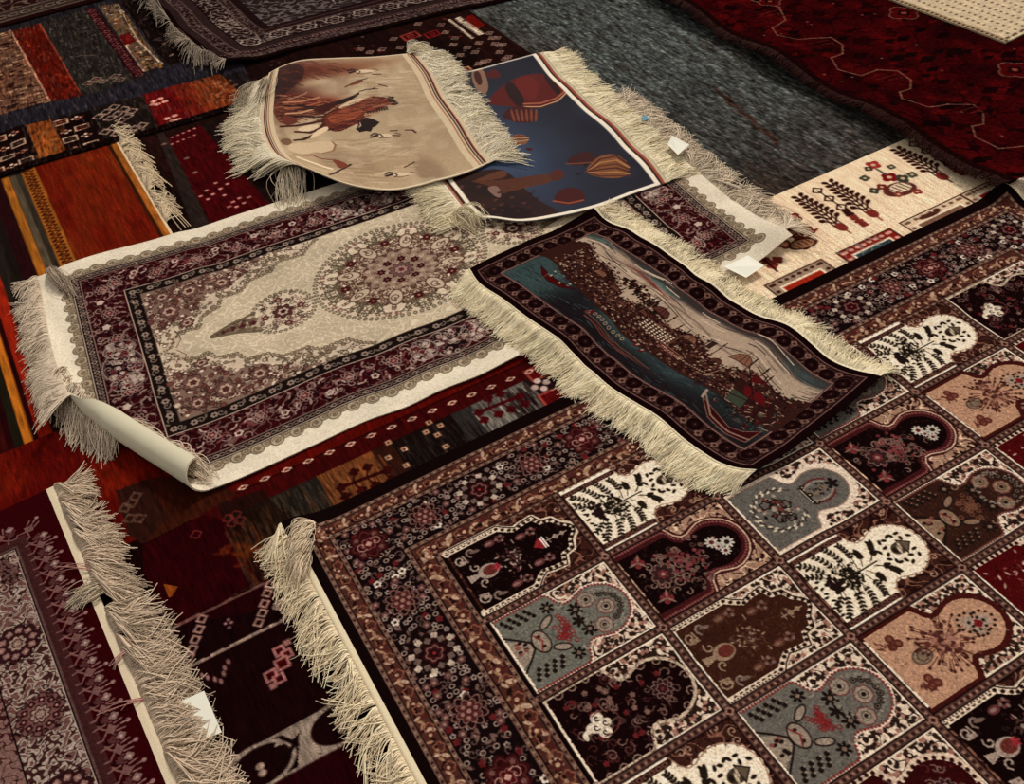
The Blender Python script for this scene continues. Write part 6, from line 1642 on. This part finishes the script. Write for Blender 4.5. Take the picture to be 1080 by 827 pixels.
for pp in ([(735, 102), (780, 100)], [(575, 175), (640, 140), (700, 125)], [(770, 160), (815, 172)], [(715, 190), (745, 180)], [(835, 430), (875, 428)], [(925, 425), (965, 425), (985, 440)], [(920, 640), (975, 612)], [(850, 455), (890, 458)], [(660, 200), (700, 188), (760, 186)]): cv.line(R.pts(cr(pp)), .005, (70, 42, 32))
PG(cr([(580, 172), (640, 140), (690, 132), (650, 160)]), (120, 66, 44))
# end stripes
def ends(x, sg):
    cv.rect(min(x, x + sg * .045), max(x, x + sg * .045), 0, HH, (186, 172, 142)); cv.rect(*sorted((x + sg * .010, x + sg * .016)), 0, HH, (96, 30, 24)); cv.rect(*sorted((x + sg * .018, x + sg * .022)), 0, HH, (60, 44, 34)); cv.rect(*sorted((x + sg * .026, x + sg * .029)), 0, HH, (150, 96, 70))
ends(WH, -1); ends(0, 1)
cv.rect(0, WH, 0, .006, (190, 180, 152)); cv.rect(0, WH, HH - .007, HH, (196, 186, 158))
cv.grain(.03, .002, .002, 144)
R.build(cv, M_FLAT, d_back=.01)
R.fringe('right', .085, 2300, .0, 1.0, rad=.0012, mess=.22, col=(206, 201, 174), seed=71, rise=.014, clump=.3, curl=.2, skew=.12)
R.fringe('left', .10, 1900, .03, 1.0, rad=.0012, mess=.16, col=(200, 195, 168), seed=72, rise=.014, clump=.2, curl=.2, droop=5)
tuft(R, (430, 56), (452, 50), 90, .0010, (206, 201, 174), 17, arch=.025, spread=.012)
tuft(R, (308, 172), (306, 208), 120, .0010, (180, 172, 148), 18, arch=.03, spread=.012)
tuft(R, (284, 82), (262, 112), 140, .0011, (150, 140, 118), 19, arch=.03, spread=.014)

# ================================================================== harbour city picture rug
cc = [(628, 220), (929.5, 400.5), (796, 499.5), (494, 284)]
def lf(S, T):
    return .004 + .0055 * (1 + np.sin(2 * pi * (T - .12) / .235)) * (.35 + .65 * (S / .40)) + .006 * np.exp(-((T - .885) / .05) ** 2)
WC, HC = .402, .885
R = Rug('city_picture_rug', 'dark framed picture rug of a harbour city with ships, fringed on both long sides', 'rug', 0.005,
        box=(0, WC, 0, HC), edges={'top': [(494, 284, .006), (628, 220, .008)],
        'right': [(628, 220, .008), (645.6, 232.5, .01), (661, 238.5, .012), (677, 251, .01), (700, 263, .008), (723, 279, .006), (737, 293, .008), (757, 304, .012), (781, 318.5, .012), (803, 332, .01), (832, 345, .008), (856, 361, .008), (881, 378.5, .01), (906, 391.5, .01), (929.5, 400.5, .008)],
        'bottom': [(796, 499.5, .006), (826, 482, .006), (857, 459.5, .006), (893, 431.5, .007), (929.5, 400.5, .008)],
        'left': [(494, 284, .006), (502, 296.5, .005), (529, 317, .004), (554, 335, .006), (577.5, 350, .006), (599, 370, .004), (620, 391, .004), (639, 406, .005), (668, 425, .006), (692, 441, .004), (720, 464, .004), (739, 477, .005), (760, 490, .006), (778, 497, .006), (796, 499.5, .006)]},
        corners=[(494, 284), (628, 220), (929.5, 400.5), (796, 499.5)], lift=lf, back=(60, 30, 26))
cv = Cv(0, WC, 0, HC, .0013, (26, 9, 11)); L = R.at
LN_ = (112, 84, 78)
def fr(d, w, c): cv.frame(d, WC - d, d, HC - d, w, c)
fr(.019, .0028, LN_); fr(.0235, .0012, (74, 48, 46))
A0 = .026; A1 = .064
cv.frame(A0, WC - A0, A0, HC - A0, A1 - A0, (44, 22, 22))
bb = (cv.S[None, :] > A0) & (cv.S[None, :] < WC - A0) & (cv.T[:, None] > A0) & (cv.T[:, None] < HC - A0) & ~((cv.S[None, :] > A1) & (cv.S[None, :] < WC - A1) & (cv.T[:, None] > A1) & (cv.T[:, None] < HC - A1))
cv.scroll(A0, WC - A0, A0, HC - A0, 260, (108, 82, 72), .5, 1.1, where=lambda X, Y: (np.minimum(np.minimum(X, WC - X), np.minimum(Y, HC - Y)) < A1) & (np.minimum(np.minimum(X, WC - X), np.minimum(Y, HC - Y)) > A0), al=.8)
def scal(x, y, nx, ny, k):
    cx_, cy_ = x + nx * .009, y + ny * .009
    cv.ell(cx_, cy_, .0185, .0175, (76, 52, 46)); cv.ell(cx_, cy_, .0172, .0162, (26, 8, 10)); cv.flower(cx_, cy_, .0065, 7, (58, 32, 31), ring=.0014); cv.flower(cx_, cy_, .0025, 5, (84, 58, 52)); cv.ell(cx_, cy_, .0125, .012, (40, 18, 19), ring=.0012)
n = 20
for k in range(n):
    y = A0 + .022 + (HC - 2 * A0 - .044) * k / (n - 1); off = A1 - .017
    scal(off, y, 0, 0, k); scal(WC - off, y, 0, 0, k)
    if k < n - 1:
        ym = y + (HC - 2 * A0 - .044) / (n - 1) / 2
        for x, sg in ((A0 + .009, 1), (WC - A0 - .009, -1)):
            cv.flower(x, ym, .0085, 4, (120, 92, 80)); cv.ell(x, ym, .0035, .0035, (58, 30, 28)); cv.ell(x + sg * .009, ym, .003, .003, (96, 70, 62))
n = 8
for k in range(n):
    x = A0 + .03 + (WC - 2 * A0 - .06) * k / (n - 1); off = A1 - .017
    scal(x, off, 0, 0, k); scal(x, HC - off, 0, 0, k)
    if k < n - 1:
        xm = x + (WC - 2 * A0 - .06) / (n - 1) / 2
        for y in (A0 + .009, HC - A0 - .009): cv.flower(xm, y, .0085, 4, (112, 88, 76)); cv.ell(xm, y, .0035, .0035, (58, 30, 28))
fr(.0625, .0028, (136, 106, 98)); cv.rect(.0653, WC - .0653, .0653, HC - .0653, (40, 22, 22))
# the picture: x runs from the sea (left) up to the sky (right)
q0, q1 = .0665, WC - .0665; r0, r1 = .0665, HC - .0665
Wp, Hp = q1 - q0, r1 - r0
U = lambda a, b: (q0 + a * Wp, r0 + b * Hp)          # a: height in the picture 0..1, b: along it 0..1
cv.rect(q0, q1, r0, r1, (158, 142, 122))
X, Y = np.meshgrid((cv.S - q0) / Wp, (cv.T - r0) / Hp)
insd = (X > 0) & (X < 1) & (Y > 0) & (Y < 1)
# sky
cv.blend(insd * np.clip(.65 - np.abs(np.sin(X * 13 + np.sin(Y * 9) * 1.4)) * 3.2, 0, 1) * np.clip((X - .5) * 5, 0, 1), (90, 76, 68))
cv.blend(insd * np.clip((X - .90 - .03 * np.sin(Y * 12)) * 18, 0, .9), (52, 46, 46))
cv.blend(insd * np.clip(1 - np.abs(X - .93 + .02 * np.sin(Y * 20)) * 24, 0, 1) * np.clip(1 - np.abs(Y - .36) * 8, 0, 1), (70, 112, 104))
cv.blend(insd * np.clip(1 - np.abs(X - .95) * 24, 0, 1) * np.clip(1 - np.abs(Y - .06) * 10, 0, 1), (70, 112, 104))
cv.blend(insd * np.clip(1 - np.abs(X - .93) * 14, 0, 1) * np.clip(1 - np.abs(Y - .93) * 10, 0, 1), (58, 86, 84))
cv.blend(insd * np.clip(1 - np.abs(X - .87 + .02 * np.sin(Y * 20)) * 30, 0, 1) * np.clip(1 - np.abs(Y - .33) * 7, 0, 1), (84, 24, 22))
for k in range(70):
    b = rnd.uniform(.0, 1); a = rnd.uniform(.70, .98); l = rnd.uniform(.04, .16)
    cv.line([U(a + .03 * math.sin((b + l * f) * 19), min(.995, b + l * f)) for f in (0, .33, .66, 1)], .0024, rnd.choice([(88, 74, 66), (60, 48, 46), (186, 170, 148), (120, 104, 90)]))
# sea
coast = lambda b: .31 + .05 * np.sin(b * 9 + .5) - .08 * np.exp(-((b - .75) / .1) ** 2) + .10 * np.exp(-((b - .02) / .09) ** 2)
sea = insd & (X < coast(Y))
seaf = sea.astype(np.float32)
cv.blend(seaf, (37, 39, 39))
cv.blend(seaf * np.clip(.2 + 1.3 * np.exp(-((Y - .08) / .1) ** 2) - X * .4, 0, .9), (52, 84, 82)); cv.blend(seaf * np.clip(1.0 * np.exp(-((Y - .42) / .16) ** 2) * np.exp(-((X - .26) / .09) ** 2), 0, .9), (54, 82, 80))
cv.blend(seaf * np.clip(.8 * np.exp(-((Y - .68) / .1) ** 2) * np.exp(-((X - .2) / .12) ** 2), 0, .9), (50, 72, 74)); cv.blend(seaf * np.clip(1 - X * 5, 0, .7) * np.clip((Y - .12) * 6, 0, 1), (34, 22, 26))
cv.blend(seaf * np.clip(np.exp(-((Y - .28) / .07) ** 2), 0, .7), (34, 26, 30))
for k in range(520):
    a, b = rnd.uniform(0, .5), rnd.uniform(0, 1)
    if a > float(coast(np.array(b))) - .01: continue
    c = rnd.choice([(24, 26, 32), (70, 110, 112), (46, 66, 70), (28, 18, 22)]); p, q = U(a, b), U(min(a + rnd.uniform(-.02, .02), .5), min(.995, b + rnd.uniform(.012, .035)))
    cv.line([p, q], .0014, c, al=.6)
# land and the town
for k in range(60):
    b = k / 59; c0 = float(coast(np.array(b))); hgt = .34 + .06 * math.sin(b * 14) + .04 * math.sin(b * 31 + 1)
    cv.poly([U(c0 - .02, b - .012), U(c0 - .02, b + .012), U(c0 + hgt, b + .012), U(c0 + hgt, b - .012)], (58, 32, 27))
rg = random.Random(8)
for k in range(2100):
    b = rg.uniform(.04, .93); c0 = float(coast(np.array(b))); hgt = .37 + .06 * math.sin(b * 14) + .05 * math.sin(b * 31 + 1)
    a = c0 + rg.uniform(-.01, 1) * hgt; x, y = U(a, b); w, h = rg.uniform(.0015, .005), rg.uniform(.002, .007)
    cv.rect(x, x + w, y, y + h, rg.choice([(140, 116, 96), (30, 15, 14), (92, 52, 42), (160, 140, 118), (64, 34, 30), (104, 74, 62), (24, 12, 13), (24, 12, 13)]))
for k in range(150):     # trees
    b = rg.uniform(.26, .48); c0 = float(coast(np.array(b))); x, y = U(c0 + .42 + rg.gauss(0, .03), b); cv.ell(x, y, .0042, .0036, rg.choice([(40, 28, 22), (66, 30, 24), (30, 18, 16)]), rg.uniform(0, 3))
def dome(a, b, r, c=(104, 66, 52)):
    x, y = U(a, b); w = cv.win(x, x + r, y - r, y + r)
    if w is None: return
    dd = np.hypot(w[2] - x, w[3] - y) - r; cv.put(w, (0.5 - dd / cv.d) * (w[2] > x), c)
    cv.line([(x, y - r), (x, y + r)], .002, (40, 18, 16)); cv.line([(x, y), (x + r * 1.5, y)], .0014, (50, 24, 20))
    for f in (-.5, 0, .5): cv.line([(x, y + f * r), (x + r * .85, y + f * r * .5)], .0012, (54, 28, 24))
    cv.line([(x + r * math.cos(t_), y + r * math.sin(t_)) for t_ in np.linspace(-1.57, 1.57, 12)], .0016, (44, 20, 18))
def minaret(a, b, h, w=.0028):
    x, y = U(a, b); cv.line([(x, y), (x + h * .75, y)], w, (52, 26, 22)); cv.poly([(x + h * .72, y - w), (x + h * .72, y + w), (x + h, y)], (40, 18, 18)); cv.rect(x + h * .5, x + h * .53, y - w, y + w, (60, 30, 24)); cv.line([(x + .004, y), (x + h * .45, y)], .0009, (150, 120, 100))
for (a, b, r) in [(.60, .20, .018), (.56, .28, .014), (.66, .46, .022), (.54, .43, .012), (.54, .50, .012), (.62, .60, .018), (.50, .565, .010), (.66, .77, .026), (.55, .72, .013), (.54, .82, .014), (.5, .66, .011), (.46, .36, .012)]: dome(a, b, r, rg.choice([(104, 66, 52), (90, 54, 46), (124, 88, 70)]))
for (a, b, h) in [(.48, .22, .05), (.42, .30, .072), (.40, .31, .06), (.56, .405, .066), (.52, .42, .078), (.60, .425, .05), (.52, .50, .072), (.50, .54, .07), (.54, .575, .055), (.56, .645, .060), (.60, .69, .06), (.62, .845, .05), (.55, .87, .06), (.60, .80, .055), (.50, .92, .055)]: minaret(a, b, h)
x, y = U(.66, .66); cv.rect(x, x + .022, y - .007, y + .007, (58, 40, 32)); cv.rect(x + .022, x + .026, y - .009, y + .009, (44, 26, 22))
# palace front with arcades
for i in range(5):
    for j in range(9):
        x, y = U(.44 + i * .028 * .9, .455 + j * .0135); cv.rect(x, x + .0035, y, y + .005, (196, 182, 158)); 
x, y = U(.43, .455); cv.frame(x, x + .036, y - .002, y + .092, .0012, (120, 90, 76))
for i in range(6): x, y = U(.38 + i * .012, .56); cv.line([(x, y), (x, y + .06)], .0018, (140, 100, 86) if i % 2 else (84, 30, 30))
for i in range(24): x, y = U(.405 - .001 * i, .57 + i * .0085); cv.rect(x, x + .003, y, y + .0028, (166, 144, 122))
# boats
def hull(pts, c, c2): P_ = [U(*p) for p in pts]; cv.poly(P_, c); cv.line(P_, .0016, c2, closed=True)
hull([(.30, .05), (.22, .09), (.20, .13), (.22, .18), (.30, .22), (.27, .15), (.27, .10)], (76, 16, 18), (40, 12, 14))
hull([(.12, .33), (.085, .42), (.085, .52), (.11, .60), (.10, .50), (.11, .42)], (78, 34, 30), (120, 80, 66)); cv.line([U(.16, .32), U(.135, .40), U(.125, .50), U(.13, .62)], .0022, (110, 74, 62)); cv.line([U(.13, .33), U(.10, .42), U(.095, .52), U(.12, .66)], .0018, (70, 24, 24))
for k in range(9): x, y = U(.19 + .01 * math.sin(k), .33 + k * .018); cv.ell(x, y, .0045, .0036, (150, 128, 108), ring=.0018)
x, y = U(.175, .325); cv.spiral(x, y, .009, 1.2, 0, .002, (120, 60, 50)); cv.ell(*U(.2, .335), .006, .005, (90, 24, 24))
for (a, b) in [(.24, .52), (.22, .55), (.26, .50)]: cv.ell(*U(a, b), .007, .004, (84, 20, 24), 1.2); cv.ell(*U(a + .02, b), .004, .0025, (150, 130, 112), .5)
# small rowing people near the first boat
for k in range(16): cv.ell(*U(.30 + rg.uniform(-.05, .06), .10 + rg.uniform(0, .10)), .0042, .0022, rg.choice([(160, 150, 130), (80, 110, 106), (50, 24, 22)]), rg.uniform(0, 3))
cv.line([U(.10, .115), U(.27, .10)], .0014, (120, 84, 72)); cv.line([U(.24, .13), U(.60, .06)], .002, (44, 30, 28)); cv.line([U(.24, .16), U(.80, .12)], .002, (60, 40, 36)); cv.line([U(.5, .10), U(.80, .13), U(.84, .22)], .0018, (54, 30, 28))
# large sailing ship at the near end
hull([(.16, .80), (.05, .86), (.03, .93), (.06, .985), (.24, .985), (.14, .955), (.10, .92), (.13, .87)], (60, 16, 18), (130, 104, 90)); cv.line([U(.20, .80), U(.08, .86), U(.06, .93), U(.10, .985)], .004, (128, 104, 92)); cv.line([U(.24, .79), U(.16, .80)], .006, (150, 130, 116))
PGd = lambda pts, c, al=1.0: cv.poly([U(*p) for p in pts], c, al)
PGd([(.25, .88), (.52, .80), (.60, .97), (.30, .985)], (54, 28, 26))
for k in range(240):
    a, b = rg.uniform(.14, .72), rg.uniform(.80, .99)
    if a - .2 > (b - .76) * 2.6 or a < .16 + abs(b - .92) * .6: continue
    x, y = U(a, b); an = rg.uniform(0, 3.1); l = rg.uniform(.004, .013)
    cv.line([(x, y), (x + l * math.cos(an), y + l * math.sin(an))], .0022, rg.choice([(150, 128, 108), (24, 12, 13), (96, 22, 26), (58, 78, 66), (120, 92, 76), (40, 24, 22), (84, 60, 50)]))
PGd([(.30, .84), (.42, .83), (.44, .88), (.32, .89)], (62, 70, 56)); PGd([(.44, .86), (.52, .84), (.56, .90), (.48, .93)], (92, 22, 26)); PGd([(.56, .84), (.66, .83), (.66, .88)], (84, 24, 24))
for pp in ([(.26, .80), (.30, .90), (.36, .99)], [(.20, .90), (.45, .88), (.72, .86)], [(.16, .94), (.42, .93), (.66, .95)], [(.32, .80), (.44, .90), (.50, .99)], [(.68, .80), (.44, .90), (.22, .97)], [(.60, .99), (.66, .90), (.72, .82)]): cv.line([U(*p) for p in pp], .0024, (44, 22, 20))
cv.line([U(.36, .74), U(.60, .77)], .002, (130, 110, 92))
x, y = U(.30, .755); cv.ell(x, y, .022, .010, (60, 40, 40), .1, ring=.002); cv.ell(x, y, .020, .009, (44, 30, 34), .1, al=.6)
cv.grain(.06, .0018, .0018, 151)
R.build(cv, M_PILE)
R.hem('left', .004, 0, 1, (206, 199, 168)); R.hem('right', .005, 0, 1, (210, 203, 172))
R.fringe('left', .066, 2600, .0, 1.0, rad=.00095, mess=.13, col=(212, 205, 172), seed=81, rise=.006, clump=.14, curl=.08, skew=-.12)
R.fringe('right', .060, 2600, .0, 1.0, rad=.00095, mess=.20, col=(208, 201, 168), seed=82, rise=.008, clump=.22, curl=.12, skew=-.10)
